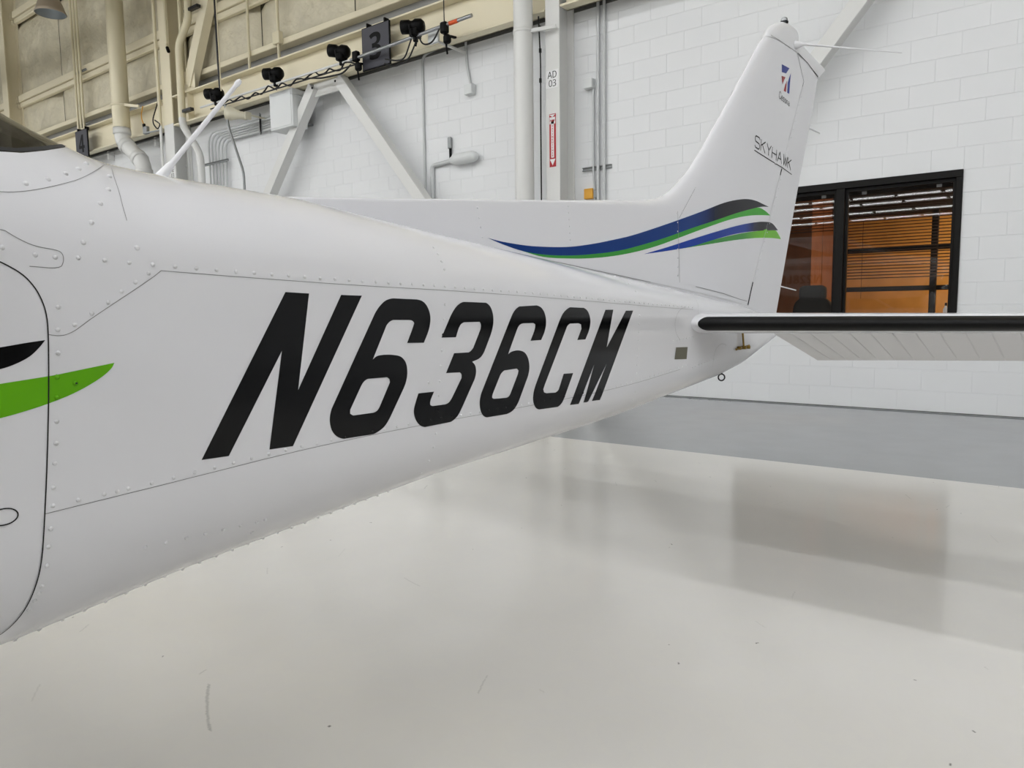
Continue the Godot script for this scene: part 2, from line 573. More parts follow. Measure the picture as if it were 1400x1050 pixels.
func build_office() -> void:
	# the lit room behind the window
	slab("wall_office_back", "orange brown back wall of lit room behind window", "wall", Vector3(-6.2, 0.0, -12.5), Vector3(1.2, 2.53, -12.35), "office_wall")
	slab("trim_4", "dark soffit above the orange office wall", "soffit", Vector3(-6.2, 2.53, -12.5), Vector3(1.2, 3.2, -12.2), "office_dark")
	slab("wall_office_left", "brown partition behind the left window pane", "wall", Vector3(-3.6, 0.0, -12.35), Vector3(-2.72, 3.2, -11.0), "office_left")
	slab("wall_office_right", "brown right wall of room behind window", "wall", Vector3(1.1, 0.0, -12.35), Vector3(1.2, 3.2, -9.15), "office_left")
	slab("wall_office_side", "brown left wall of room behind window", "wall", Vector3(-6.2, 0.0, -12.35), Vector3(-6.1, 3.2, -9.15), "office_left")
	slab("ceiling_office", "dark ceiling of room behind window", "ceiling", Vector3(-6.2, 3.2, -12.5), Vector3(1.2, 3.3, -9.15), "office_dark")
	slab("floor_office", "brown floor of room behind window", "floor", Vector3(-6.2, -0.25, -12.5), Vector3(1.2, 0.0, -9.2), "office_left")
	var al := AreaLight3D.new()
	al.name = "office_glow"
	al.area_size = Vector2(1.0, 0.5)
	al.light_energy = 26.0
	al.light_color = Color(1.0, 0.86, 0.66)
	al.shadow_enabled = true
	al.area_range = 12.0
	al.area_attenuation = 2.0
	al.position = Vector3(0.4, 3.1, -10.9)
	al.rotation = Vector3(-PI / 2, 0, 0)
	add_child(al)
	var st := begin()
	box_between(st, Vector3(-0.15, 3.12, -11.17), Vector3(0.95, 3.2, -10.63))
	var lp := thing("office_ceiling_light", "flat ceiling light inside the room behind window", "light")
	put("housing", done(st), mats.office_dark, lp)
	st = begin()
	box_between(st, Vector3(-0.1, 3.112, -11.15), Vector3(0.9, 3.12, -10.65), 0.002)
	var em := paint("office_lamp", Color(1, 0.85, 0.6), 0.5)
	em.emission_enabled = true
	em.emission = Color(1.0, 0.8, 0.52)
	em.emission_energy_multiplier = 1.2
	put("diffuser", done(st), em, lp)
	# a dark steel rack stands behind the blind
	var rack := thing("storage_rack", "dark steel rack of posts and rails behind window blind", "rack")
	for x in [-2.12, -1.095]:
		st = begin()
		box_between(st, Vector3(x - 0.036, 0.0, -10.24), Vector3(x + 0.036, 2.36, -10.16))
		put("post", done(st), mats.frame_black, rack)
	for y in [0.6, 1.38, 1.87]:
		st = begin()
		box_between(st, Vector3(-2.2, y - 0.03, -10.22), Vector3(-0.4, y + 0.03, -10.18))
		put("rail", done(st), mats.frame_black, rack)
	# venetian blind inside the right pane
	for p in [[-1.85, -0.8, "venetian blind of thin golden slats behind the right window pane"], [-3.0, -1.97, "venetian blind of thin golden slats behind the left window pane"]]:
		var bl := thing("window_blind", p[2], "blind")
		st = begin()
		box_between(st, Vector3(p[0], 2.42, -9.125), Vector3(p[1], 2.465, -9.085))
		put("headrail", done(st), mats.office_dark, bl)
		st = begin()
		var y := 1.48 if p[0] > -2 else 2.05
		while y < 2.41:
			box(st, Vector3((p[0] + p[1]) * 0.5, y, -9.105), Vector3(p[1] - p[0], 0.002, 0.026), 0.0, Basis(Vector3.RIGHT, 0.42))
			y += 0.034
		put("slat", done(st), mats.slat, bl, "stuff")
		for f in [0.15, 0.85]:
			st = begin()
			rod(st, Vector3(lerpf(p[0], p[1], f), 1.25, -9.088), Vector3(lerpf(p[0], p[1], f), 2.42, -9.088), 0.0022, 5)
			put("cord", done(st), mats.office_dark, bl)
			st = begin()
			box(st, Vector3(lerpf(p[0], p[1], f), 2.445, -9.082), Vector3(0.05, 0.04, 0.006), 0.002)
			put("bracket", done(st), mats.white_box, bl)
	# office chair seen from behind
	var ch := thing("office_chair", "black high back office chair behind the left window pane", "chair", Vector3(-2.33, 0.0, -9.55))
	var rows := []
	for i in 13:
		var v := i / 12.0
		var r := PackedVector3Array()
		var hw := 0.235 + 0.02 * sin(v * PI) - 0.05 * maxf(0, v - 0.8) * 5.0
		for j in 20:
			var a := TAU * j / 20
			var e := 1.0 if i > 0 and i < 12 else 0.8
			r.append(Vector3(signf(cos(a)) * pow(absf(cos(a)), 0.5) * hw * e, 0.62 + v * 0.66, 0.05 * signf(sin(a)) * pow(absf(sin(a)), 0.6) - 0.05 * sin(v * PI)))
		rows.append(r)
	put("backrest", sheet(rows, true), mats.chair_black, ch)
	rows = []
	for i in 9:
		var v := i / 8.0
		var r := PackedVector3Array()
		var hw := 0.165 * sqrt(1.0 - pow(2 * v - 1, 6) * 0.5)
		for j in 20:
			var a := TAU * j / 20
			r.append(Vector3(signf(cos(a)) * pow(absf(cos(a)), 0.5) * hw, 1.24 + v * 0.19, 0.045 * signf(sin(a)) * pow(absf(sin(a)), 0.6)))
		rows.append(r)
	put("headrest", sheet(rows, true), mats.chair_black, ch)
	st = begin()
	lathe(st, Vector3(0, 0.44, -0.22), Vector3.UP, [Vector2(0, 0), Vector2(0.22, 0), Vector2(0.26, 0.04), Vector2(0.25, 0.09), Vector2(0.15, 0.11), Vector2(0, 0.11)], 20)
	put("seat", done(st), mats.chair_black, ch)
	st = begin()
	rod(st, Vector3(0, 0.1, -0.2), Vector3(0, 0.45, -0.2), 0.03)
	bar(st, Vector3(0, 0.46, -0.1), Vector3(0, 0.7, 0.02), 0.07, 0.02, Vector3(0, 0, 1))
	put("column", done(st), mats.dark_steel, ch)
	for k in 5:
		st = begin()
		var d := Vector3(sin(TAU * k / 5), 0, cos(TAU * k / 5))
		bar(st, Vector3(0, 0.1, -0.2), Vector3(0, 0.07, -0.2) + d * 0.3, 0.04, 0.03, Vector3.UP)
		lathe(st, Vector3(0, 0.03, -0.2) + d * 0.29 - d.cross(Vector3.UP) * 0.015, d.cross(Vector3.UP), [Vector2(0, 0), Vector2(0.03, 0), Vector2(0.03, 0.03), Vector2(0, 0.03)], 12)
		put("foot", done(st), mats.dark_steel, ch)
	# a small bottle on a ledge by the right jamb
	slab("trim_3", "dark inner ledge below the window", "sill", Vector3(WINDOW_LO.x, 0.98, -9.36), Vector3(WINDOW_HI.x, 1.02, -9.15), "office_dark")
	var bt := thing("bottle", "small white bottle with black cap on inner window ledge", "bottle", Vector3(-0.86, 1.02, -9.25))
	st = begin()
	lathe(st, Vector3.ZERO, Vector3.UP, [Vector2(0, 0), Vector2(0.024, 0), Vector2(0.026, 0.01), Vector2(0.026, 0.1), Vector2(0.012, 0.125), Vector2(0.012, 0.135), Vector2(0, 0.135)], 16)
	put("body", done(st), mats.sign_white, bt)
	st = begin()
	lathe(st, Vector3(0, 0.135, 0), Vector3.UP, [Vector2(0, 0), Vector2(0.013, 0), Vector2(0.011, 0.035), Vector2(0, 0.035)], 12)
	put("cap", done(st), mats.black, bt)

# ---------------------------------------------------------------- columns, beams, braces
func i_section(st: SurfaceTool, x: float, zf: float, zb: float, w: float, y0: float, y1: float, tf := 0.03, tw := 0.02) -> void:
	box_between(st, Vector3(x - w / 2, y0, zf - tf), Vector3(x + w / 2, y1, zf), 0.003)
	box_between(st, Vector3(x - w / 2, y0, zb), Vector3(x + w / 2, y1, zb + tf), 0.003)
	box_between(st, Vector3(x - tw / 2, y0, zb + tf), Vector3(x + tw / 2, y1, zf - tf), 0.0)

func column(x: float, w: float, split: float, label: String, text := "") -> void:
	var c := thing("steel_column", label, "column")
	var st := begin()
	i_section(st, x, -8.55, -8.945, w, 0.0, split)
	put("lower_shaft", done(st), mats.grey_steel, c)
	st = begin()
	i_section(st, x, -8.55, -8.945, w, split, 11.0)
	put("upper_shaft", done(st), mats.cream, c)

func placard(lines: Array, x: float, y: float, w: float, h: float, label: String) -> void:
	var p := thing("column_placard", label, "sign", Vector3(x, y, -8.548), "lettered white placards on columns" if false else "")
	var st := begin()
	box(st, Vector3.ZERO, Vector3(w, h, 0.004), 0.001)
	put("plate", done(st), mats.sign_white, p)
	for k in lines.size():
		words(lines[k], 0.085, p, mats.black, Vector3(0, 0.054 - k * 0.112, 0.0025))

func build_steel() -> void:
	column(-5.545, 0.225, 5.6, "grey steel column with white lettered placard and red sign")
	column(-15.44, 0.37, 5.28, "tall steel column painted cream above and grey below")
	column(-24.05, 0.36, 5.28, "far cream steel column at the left end of the wall")
	placard(["AD", "03"], -5.545, 4.305, 0.2, 0.235, "white placard reading AD 03 on the grey column")
	placard(["AE", "03"], -15.385, 4.25, 0.21, 0.28, "white placard reading AE 03 low on the cream and grey column")
	# red extinguisher sign with a white arrow
	var fs := thing("extinguisher_sign", "narrow red and white vertical arrow sign on grey column", "sign", Vector3(-5.545, 3.49, -8.546))
	var st := begin()
	box(st, Vector3.ZERO, Vector3(0.105, 0.71, 0.006), 0.001)
	put("plate", done(st), mats.sign_red, fs)
	st = begin()
	box(st, Vector3(0, 0.02, 0.0035), Vector3(0.045, 0.5, 0.003), 0.0)
	box(st, Vector3(0, 0.265, 0.0035), Vector3(0.09, 0.09, 0.003), 0.0)
	tri(st, Vector3(-0.046, -0.25, 0.005), Vector3(0.046, -0.25, 0.005), Vector3(0, -0.335, 0.005), Vector3(0, 0, 1))
	tri(st, Vector3(-0.05, 0.345, 0.005), Vector3(0.05, 0.345, 0.005), Vector3(0, 0.31, 0.005), Vector3(0, 0, 1))
	put("arrow", done(st), mats.sign_white, fs)
	words("FIRE", 0.028, fs, mats.sign_red, Vector3(0, 0.262, 0.0055), Basis.IDENTITY, true)
	var letters := "EXTINGUISHER"
	for k in letters.length():
		words(letters[k], 0.026, fs, mats.sign_red, Vector3(0, 0.19 - k * 0.036, 0.0055), Basis.IDENTITY, true)
	# runway beam along the top of the block wall
	for span in [[-35.9, -24.25, "cream steel beam over the farthest stretch of block wall"], [-23.85, -15.64, "cream steel beam between the two far columns"], [-15.24, -5.67, "cream steel beam carrying the black stage lights"], [-5.42, 23.9, "cream steel beam right of the grey column"]]:
		var b := thing("steel_beam", span[2], "beam")
		var x0: float = span[0]
		var x1: float = span[1]
		st = begin()
		box_between(st, Vector3(x0, 5.22, -8.74), Vector3(x1, 5.84, -8.71), 0.002)
		put("web", done(st), mats.cream, b)
		for y in [5.22, 5.81]:
			st = begin()
			box_between(st, Vector3(x0, y, -8.74 if y < 5.5 else -8.9), Vector3(x1, y + 0.03, -8.55), 0.004)
			put("flange", done(st), mats.cream, b)
		st = begin()
		box_between(st, Vector3(x0 + 0.55, 5.25, -8.71), Vector3(x0 + 0.565, 5.81, -8.57), 0.002)
		put("stiffener", done(st), mats.cream, b)
	# chevron brace under the beam
	var g := thing("gusset_plate", "pale steel gusset plate under beam joining two diagonal braces", "plate")
	st = begin()
	box_between(st, Vector3(-10.62, 4.99, -8.64), Vector3(-9.86, 5.218, -8.6), 0.004)
	put("plate", done(st), mats.grey_steel, g)
	for x in [-10.56, -9.95]:
		st = begin()
		lathe(st, Vector3(x, 5.12, -8.52), Vector3(0, 0, 1), [Vector2(0.022, 0), Vector2(0.022, 0.012), Vector2(0.0, 0.02)], 6)
		put("bolt", done(st), mats.dark_steel, g)
	brace(Vector3(-10.60, 5.16, -8.53), Vector3(-14.9, 0.15, -8.57), 0.19, "grey_steel", "pale diagonal brace running from gusset down to the left")
	brace(Vector3(-9.92, 5.16, -8.53), Vector3(-5.9, 0.35, -8.57), 0.19, "grey_steel", "pale diagonal brace running from gusset down to the right")
	brace(Vector3(-1.06, 5.16, -8.57), Vector3(-5.2, 0.15, -8.57), 0.17, "grey_steel", "pale diagonal brace passing behind the top of tail fin")
	brace(Vector3(-14.72, 5.98, -8.6), Vector3(-12.0, 10.9, -8.6), 0.27, "cream", "cream diagonal brace rising from beside the tall column")
	st = begin()
	box_between(st, Vector3(-15.0, 5.84, -8.64), Vector3(-14.45, 6.2, -8.62), 0.004)
	tag(put("brace_plate", done(st), mats.cream, self), "cream plate at the foot of the upper diagonal brace", "plate")
	# light steel frame beside the tall column
	var fr := thing("wall_frame", "grey steel frame fixed to wall right of the tall column", "frame")
	for x in [-15.83, -15.3]:
		st = begin()
		box_between(st, Vector3(x - 0.03, 0.0, -8.95), Vector3(x + 0.03, 5.36, -8.86), 0.004)
		put("upright", done(st), mats.grey_steel, fr)
	st = begin()
	box_between(st, Vector3(-15.82, 0.0, -8.948), Vector3(-15.31, 5.34, -8.935), 0.0)  # darker sheet added to paint in the shade between column and frame
	put("shade_panel", done(st), mats.flashing, fr)
	for y in [1.6, 3.0, 4.45, 5.3]:
		st = begin()
		box_between(st, Vector3(-15.8, y - 0.03, -8.945), Vector3(-15.33, y + 0.03, -8.88), 0.004)
		put("rail", done(st), mats.grey_steel, fr)

# an angle: a front leg and one standing back to the wall
func brace(a: Vector3, b: Vector3, w: float, mat: String, label: String) -> void:
	var br := thing("diagonal_brace", label, "brace")
	var d := (b - a).normalized()
	var n := Vector3(0, 0, 1).cross(d)
	if n.y > 0: n = -n
	var st := begin()
	bar(st, a, b, w, 0.02, Vector3(0, 0, 1))
	put("front_leg", done(st), mats[mat], br)
	st = begin()
	var o := n * (-w / 2 + 0.01)
	bar(st, a + o - Vector3(0, 0, 0.09), b + o - Vector3(0, 0, 0.09), 0.02, 0.16, Vector3(0, 0, 1))
	bar(st, a - o - Vector3(0, 0, 0.09), b - o - Vector3(0, 0, 0.09), 0.02, 0.16, Vector3(0, 0, 1))
	put("side_leg", done(st), mats[mat], br)

# ---------------------------------------------------------------- pipes, boxes, signs on the wall
func pipe(called: String, label: String, path: Array, r: float, mat: String, bend := 0.12, group := "") -> Node3D:
	var p := thing(called, label, "pipe" if r > 0.05 else "conduit", Vector3.ZERO, group)
	var st := begin()
	tube(st, rounded(path, bend), r, 16 if r > 0.05 else 8)
	put("run", done(st), mats[mat], p)
	return p

func collar(p: Node, at: Vector3, axis: Vector3, r: float, h: float, mat: String, called := "collar") -> void:
	var st := begin()
	lathe(st, at - axis * h * 0.5, axis, [Vector2(r * 0.9, 0), Vector2(r, 0.004), Vector2(r, h - 0.004), Vector2(r * 0.9, h)], 18)
	put(called, done(st), mats[mat], p)

func junction_box(label: String, c: Vector3, size: Vector3, mat: String) -> Node3D:
	var b := thing("junction_box", label, "box")
	var st := begin()
	box(st, c, size, 0.008)
	put("body", done(st), mats[mat], b)
	st = begin()
	box(st, c + Vector3(0, 0, size.z * 0.5 + 0.003), Vector3(size.x * 0.94, size.y * 0.94, 0.006), 0.003)
	put("cover", done(st), mats[mat], b)
	return b

func strut(a: Vector3, b: Vector3, label: String, group := "") -> void:
	var s := thing("strut_channel", label, "bracket", Vector3.ZERO, group)
	var st := begin()
	for k in [-1, 1]:
		bar(st, a + Vector3(0, 0.02 * k, 0), b + Vector3(0, 0.02 * k, 0), 0.008, 0.03, Vector3(0, 0, 1), 0.001)
	put("lips", done(st), mats.galvanised, s)
	st = begin()
	bar(st, a - Vector3(0, 0, 0.012), b - Vector3(0, 0, 0.012), 0.04, 0.006, Vector3(0, 0, 1), 0.001)
	put("channel_back", done(st), mats.galvanised, s)

func build_services() -> void:
	var st := begin()
	# the fat pipe left of the AD column
	var p := pipe("downpipe", "fat pale grey vertical pipe left of the lettered grey column", [Vector3(-5.906, 0, -8.38), Vector3(-5.906, 10.99, -8.38)], 0.135, "grey_steel")
	collar(p, Vector3(-5.906, 4.95, -8.38), Vector3.UP, 0.142, 0.05, "grey_steel", "clamp")
	st = begin()
	bar(st, Vector3(-5.78, 4.94, -8.38), Vector3(-5.45, 4.96, -8.5), 0.05, 0.03, Vector3(0, 0, 1))
	put("bracket", done(st), mats.grey_steel, p)
	st = begin()
	tube(st, rounded([Vector3(-5.79, 0.0, -8.62), Vector3(-5.79, 3.7, -8.62), Vector3(-5.785, 4.6, -8.62), Vector3(-5.8, 5.2, -8.6)], 0.1), 0.01, 6)
	for y in [4.35, 4.75, 5.05]: box(st, Vector3(-5.79, y, -8.62), Vector3(0.03, 0.06, 0.03))
	tag(put("black_cable_run", done(st), mats.black_cable, self), "thin black cable clipped up behind the fat grey pipe", "cable")
	# the fat pipe far left: cream above, grey fittings, an offset, then down again
	p = pipe("downpipe", "fat far pipe, cream above and grey below, with an elbow", [Vector3(-16.976, 5.398, -8.300), Vector3(-16.976, 10.99, -8.300)], 0.181, "cream_pipe")
	st = begin()
	tube(st, rounded([Vector3(-16.976, 5.398, -8.300), Vector3(-16.976, 5.105, -8.300), Vector3(-16.209, 4.538, -8.349), Vector3(-16.209, 4.128, -8.349), Vector3(-16.209, 0.000, -8.349)], 0.2), 0.165, 18)
	put("offset", done(st), mats.grey_steel, p)
	for c in [[Vector3(-16.976, 5.320, -8.300), Vector3.UP], [Vector3(-16.795, 4.968, -8.310), Vector3(-0.78, 0.6, 0)], [Vector3(-16.356, 4.646, -8.339), Vector3(-0.78, 0.6, 0)], [Vector3(-16.209, 4.324, -8.349), Vector3.UP]]:
		collar(p, c[0], c[1].normalized(), 0.185, 0.14, "grey_steel")
	collar(p, Vector3(-16.976, 5.886, -8.300), Vector3.UP, 0.2, 0.05, "cream", "clamp")
	st = begin()
	bar(st, Vector3(-16.795, 5.876, -8.300), Vector3(-16.356, 5.788, -8.398), 0.06, 0.03, Vector3(0, 0, 1))
	put("bracket", done(st), mats.cream, p)
	# three conduits dropping to the dark sign
	for x in [-20.02, -19.86, -19.70]:
		pipe("cream_conduit", ("leftmost" if x < -20 else ("middle" if x < -19.8 else "rightmost")) + " of three thin cream conduits dropping to the dark number sign", [Vector3(x, 5.8, -8.7), Vector3(x, 10.99, -8.7)], 0.03, "cream_pipe", 0.1, "three cream conduits left of the fat pipe")
	for y in [5.97, 7.3]:
		strut(Vector3(-20.15, y, -8.745), Vector3(-19.5, y, -8.745), "short strut holding the three cream conduits, " + ("lower" if y < 6 else "upper"))
	# beside the tall column
	p = pipe("cream_conduit", "thin cream conduit running up the left edge of tall column", [Vector3(-15.68, 5.28, -8.5), Vector3(-15.68, 5.9, -8.5), Vector3(-15.72, 10.99, -8.5)], 0.035, "cream_pipe")
	st = begin()
	rod(st, Vector3(-15.68, 0, -8.5), Vector3(-15.68, 5.28, -8.5), 0.03)
	put("grey_run", done(st), mats.grey_steel, p)
	p = pipe("stub_pipe", "short cream pipe ending in a dark elbow on tall column", [Vector3(-15.2, 10.99, -8.48), Vector3(-15.2, 6.85, -8.48), Vector3(-15.08, 6.76, -8.42)], 0.03, "cream_pipe", 0.06)
	st = begin()
	rod(st, Vector3(-15.08, 6.76, -8.42), Vector3(-15.0, 6.66, -8.4), 0.035)
	put("nozzle", done(st), mats.black, p)
	pipe("cream_conduit", "straight cream conduit just right of the tall column", [Vector3(-14.86, 6.3, -8.62), Vector3(-14.86, 10.99, -8.62)], 0.045, "cream_pipe")
	p = pipe("offset_pipe", "kinked cream pipe right of tall column turning grey below", [Vector3(-14.36, 10.99, -8.5), Vector3(-14.35, 7.2, -8.5), Vector3(-14.78, 6.75, -8.5), Vector3(-14.79, 5.3, -8.5)], 0.075, "cream_pipe", 0.15)
	st = begin()
	tube(st, rounded([Vector3(-14.79, 5.4, -8.5), Vector3(-14.79, 5.15, -8.5), Vector3(-14.27, 4.5, -8.55), Vector3(-14.22, 0, -8.55)], 0.2), 0.075, 12)
	put("grey_run", done(st), mats.grey_steel, p)
	for y in [7.35, 5.42]:
		st = begin()
		box_between(st, Vector3(-14.85 if y < 6 else -14.45, y - 0.03, -8.545), Vector3(-14.4 if y < 6 else -13.95, y + 0.03, -8.46), 0.004)
		put("bracket", done(st), mats.dark_steel, p)
	# the long drop rod and wire with the pale conduit below it
	p = pipe("hanging_rod", "dark wire and rod hanging from roof past leftmost stage light", [Vector3(-13.0, 5.5, -8.27), Vector3(-13.02, 6.05, -8.27), Vector3(-13.06, 10.99, -8.27)], 0.02, "dark_steel", 0.1)
	st = begin()
	rod(st, Vector3(-12.93, 5.45, -8.25), Vector3(-12.99, 10.99, -8.25), 0.013, 6)
	put("wire", done(st), mats.cream_pipe, p)
	pipe("drop_conduit", "crooked thin conduit hanging down in front of the stacked conduits", [Vector3(-12.9, 5.2, -8.3), Vector3(-12.82, 4.75, -8.3), Vector3(-12.4, 3.86, -8.3), Vector3(-12.4, 0, -8.3)], 0.024, "galvanised", 0.15)
	# three pale drops on the insulated wall
	pipe("cream_conduit", "thin cream conduit on insulation above the leftmost stage light", [Vector3(-12.72, 5.85, -8.76), Vector3(-12.7, 10.99, -8.76)], 0.028, "cream_pipe")
	p = pipe("cream_conduit", "thin cream conduit with small box on girt above second stage light", [Vector3(-11.78, 5.85, -8.76), Vector3(-11.82, 10.99, -8.76)], 0.03, "cream_pipe")
	st = begin()
	box(st, Vector3(-11.78, 6.3, -8.74), Vector3(0.2, 0.22, 0.1), 0.01)
	put("box", done(st), mats.cream_pipe, p)
	# panel box and the stack of conduits
	p = thing("electrical_panel", "large pale grey electrical box on wall left of the braces", "box")
	st = begin()
	box_between(st, Vector3(-11.68, 4.53, -8.75), Vector3(-11.01, 5.09, -8.42), 0.012)
	box_between(st, Vector3(-11.68, 5.09, -8.75), Vector3(-11.01, 5.195, -8.42), 0.012)
	put("body", done(st), mats.white_box, p)
	st = begin()
	box_between(st, Vector3(-11.65, 4.56, -8.43), Vector3(-11.04, 5.165, -8.41), 0.006)
	put("door", done(st), mats.white_box, p)
	for y in [4.66, 5.05]:
		st = begin()
		box_between(st, Vector3(-11.6, y - 0.02, -8.945), Vector3(-11.1, y + 0.02, -8.745), 0.003)
		put("mounting_rail", done(st), mats.galvanised, p)
	for k in 6:
		var y := 4.765 + k * 0.047
		var x := -13.86 - k * 0.12
		pipe("stacked_conduit", ["lowest, thickest", "second lowest", "third lowest", "third highest", "second highest", "topmost"][k] + " of six stacked conduits bending down left of the electrical box", [Vector3(-11.65, y, -8.87), Vector3(x, y, -8.87), Vector3(x, 0, -8.87)], 0.017 if k else 0.026, "conduit", 0.28, "six stacked conduits left of the electrical box")
	for q in [[Vector3(-12.55, 4.7, -8.82), Vector3(-12.55, 5.07, -8.82), "upright strut across the six stacked conduits"], [Vector3(-14.6, 4.35, -8.82), Vector3(-13.7, 4.35, -8.82), "level strut across the six bent conduits"]]:
		strut(q[0], q[1], q[2])
	# loudspeaker
	p = thing("loudspeaker", "beige horn loudspeaker under beam near the stacked conduits", "loudspeaker", Vector3(-12.57, 4.98, -8.45))
	st = begin()
	lathe(st, Vector3(-0.3, 0.06, 0.12), Vector3(0.86, -0.2, -0.4), [Vector2(0.0, 0.02), Vector2(0.13, 0.0), Vector2(0.15, 0.015), Vector2(0.11, 0.12), Vector2(0.075, 0.26), Vector2(0.075, 0.4), Vector2(0, 0.42)], 20)
	put("horn", done(st), mats.beige, p)
	st = begin()
	box(st, Vector3(0.1, -0.02, -0.05), Vector3(0.03, 0.14, 0.14), 0.008)
	bar(st, Vector3(0.1, 0, -0.1), Vector3(0.1, 0.0, -0.498), 0.03, 0.03, Vector3.UP)
	put("bracket", done(st), mats.beige, p)
	# thin conduits and boxes between braces and the fat pipe
	pipe("wall_conduit", "thin pale conduit with a bend at top left of the junction box", [Vector3(-7.9, 5.34, -8.93), Vector3(-8.3, 5.3, -8.93), Vector3(-8.3, 0, -8.93)], 0.022, "conduit", 0.15)
	pipe("wall_conduit", "thin pale conduit dropping from beam to small square box", [Vector3(-7.38, 5.34, -8.93), Vector3(-7.37, 4.95, -8.93), Vector3(-7.3, 4.68, -8.93), Vector3(-7.3, 4.6, -8.93)], 0.02, "conduit", 0.2)
	junction_box("small square white box at end of conduit left of fat pipe", Vector3(-7.29, 4.57, -8.9), Vector3(0.16, 0.15, 0.1), "white_box")
	pipe("wall_conduit", "pale conduit turning right into the capsule shaped fitting", [Vector3(-8.12, 0, -8.91), Vector3(-8.12, 3.53, -8.91), Vector3(-7.62, 3.56, -8.9)], 0.035, "conduit", 0.06)
	p = thing("capsule_light", "pale capsule shaped wall fitting on the end of conduit", "fitting", Vector3(-7.38, 3.55, -8.86))
	st = begin()
	lathe(st, Vector3(-0.29, 0, 0), Vector3.RIGHT, [Vector2(0, 0), Vector2(0.05, 0.005), Vector2(0.06, 0.05), Vector2(0.085, 0.07), Vector2(0.09, 0.1), Vector2(0.09, 0.44), Vector2(0.07, 0.5), Vector2(0.035, 0.54), Vector2(0, 0.545)], 18)
	put("body", done(st), mats.white_box, p)
	st = begin()
	box(st, Vector3(0.05, 0, -0.06), Vector3(0.3, 0.08, 0.06), 0.006)
	put("base", done(st), mats.white_box, p)
	p = thing("wall_device", "small grey and black device standing above the capsule fitting", "device", Vector3(-7.74, 3.75, -8.92))
	st = begin()
	box(st, Vector3(0, 0.09, 0), Vector3(0.07, 0.18, 0.05), 0.012)
	put("body", done(st), mats.galvanised, p)
	st = begin()
	box(st, Vector3(0.01, -0.09, 0), Vector3(0.035, 0.2, 0.035), 0.006)
	put("stem", done(st), mats.black, p)
	p = thing("bracket_box", "small pale box on a bracket arm below the stage light pole", "box", Vector3(-7.58, 5.27, -8.42))
	st = begin()
	box(st, Vector3.ZERO, Vector3(0.2, 0.17, 0.05), 0.006)
	put("body", done(st), mats.white_box, p)
	for y in [-0.01, 0.01]:
		st = begin()
		bar(st, Vector3(0.08, y - 0.075, -0.02), Vector3(0.2, y - 0.13, -0.5), 0.02, 0.02, Vector3.UP)
		put("arm", done(st), mats.grey_steel, p)
	# right of the grey column
	junction_box("square white box on wall right of grey column", Vector3(-5.17, 4.25, -8.9), Vector3(0.14, 0.13, 0.1), "white_box")
	pipe("wall_conduit", "thin conduit dropping from square box down to yellow box", [Vector3(-5.12, 4.2, -8.92), Vector3(-5.12, 3.1, -8.92), Vector3(-5.1, 2.75, -8.92), Vector3(-5.1, 0, -8.92)], 0.016, "conduit", 0.1)
	pipe("wall_conduit", "left of two straight tall conduits right of the grey column", [Vector3(-5.04, 0, -8.91), Vector3(-5.04, 5.352, -8.91)], 0.022, "conduit")
	pipe("wall_conduit", "right of two straight tall conduits right of the grey column", [Vector3(-4.945, 0, -8.91), Vector3(-4.945, 5.352, -8.91)], 0.022, "conduit")
	strut(Vector3(-5.3, 3.12, -8.93), Vector3(-4.84, 3.12, -8.93), "short galvanised strut crossing the conduits right of grey column")
	p = thing("yellow_box", "small yellow box low on wall beside the conduits", "box", Vector3(-5.18, 2.775, -8.91))
	st = begin()
	box(st, Vector3.ZERO, Vector3(0.135, 0.14, 0.07), 0.006)
	put("body", done(st), mats.yellow_box, p)
	st = begin()
	box(st, Vector3(0.1, -0.01, -0.01), Vector3(0.05, 0.11, 0.05), 0.006)
	put("switch", done(st), mats.galvanised, p)
	# cables between the far pipe and the tall column
	st = begin()
	tube(st, rounded([Vector3(-16.42, 5.83, -8.52), Vector3(-16.5, 5.6, -8.5), Vector3(-16.35, 5.36, -8.5)], 0.15), 0.012, 6)
	tag(put("orange_cable", done(st), mats.yellow_box, self), "thin orange cable hanging in front of the cream beam", "cable")
	st = begin()
	tube(st, rounded([Vector3(-15.7, 5.83, -8.5), Vector3(-15.98, 5.4, -8.47), Vector3(-15.75, 5.2, -8.47), Vector3(-15.62, 5.3, -8.47), Vector3(-15.85, 5.42, -8.47)], 0.2), 0.014, 6)
	tag(put("black_cable", done(st), mats.black_cable, self), "looped black cable hanging beside the tall column", "cable")
	p = thing("beam_bracket", "small dark bracket on lower edge of beam by the far pipe", "bracket", Vector3(-16.3, 5.25, -8.5))
	st = begin()
	box(st, Vector3(0, 0.03, 0), Vector3(0.16, 0.16, 0.08), 0.01)
	put("clamp", done(st), mats.galvanised, p)
	st = begin()
	bar(st, Vector3(0, -0.03, 0.02), Vector3(0.6, -0.06, 0.0), 0.03, 0.03, Vector3(0, 0, 1))
	put("arm", done(st), mats.galvanised, p)
	st = begin()
	box(st, Vector3(-0.04, 0.14, 0.02), Vector3(0.07, 0.07, 0.05), 0.01)
	put("plug", done(st), mats.black, p)
	for q in [[-19.9, -17.75, -18.79], [-17.4, -16.18, -16.53]]:
		p = thing("sprinkler_line", "thin dark rod on hangers below the far beam, " + ("left of the fat pipe" if q[0] < -18 else "right of the fat pipe"), "rod")
		st = begin()
		rod(st, Vector3(q[0], 5.18, -8.8), Vector3(q[1], 5.18, -8.8), 0.014, 6)
		put("rod", done(st), mats.galvanised, p)
		st = begin()
		box_between(st, Vector3(q[2] - 0.03, 5.02, -8.951), Vector3(q[2] + 0.03, 5.22, -8.8), 0.004)
		put("hanger", done(st), mats.grey_steel, p)
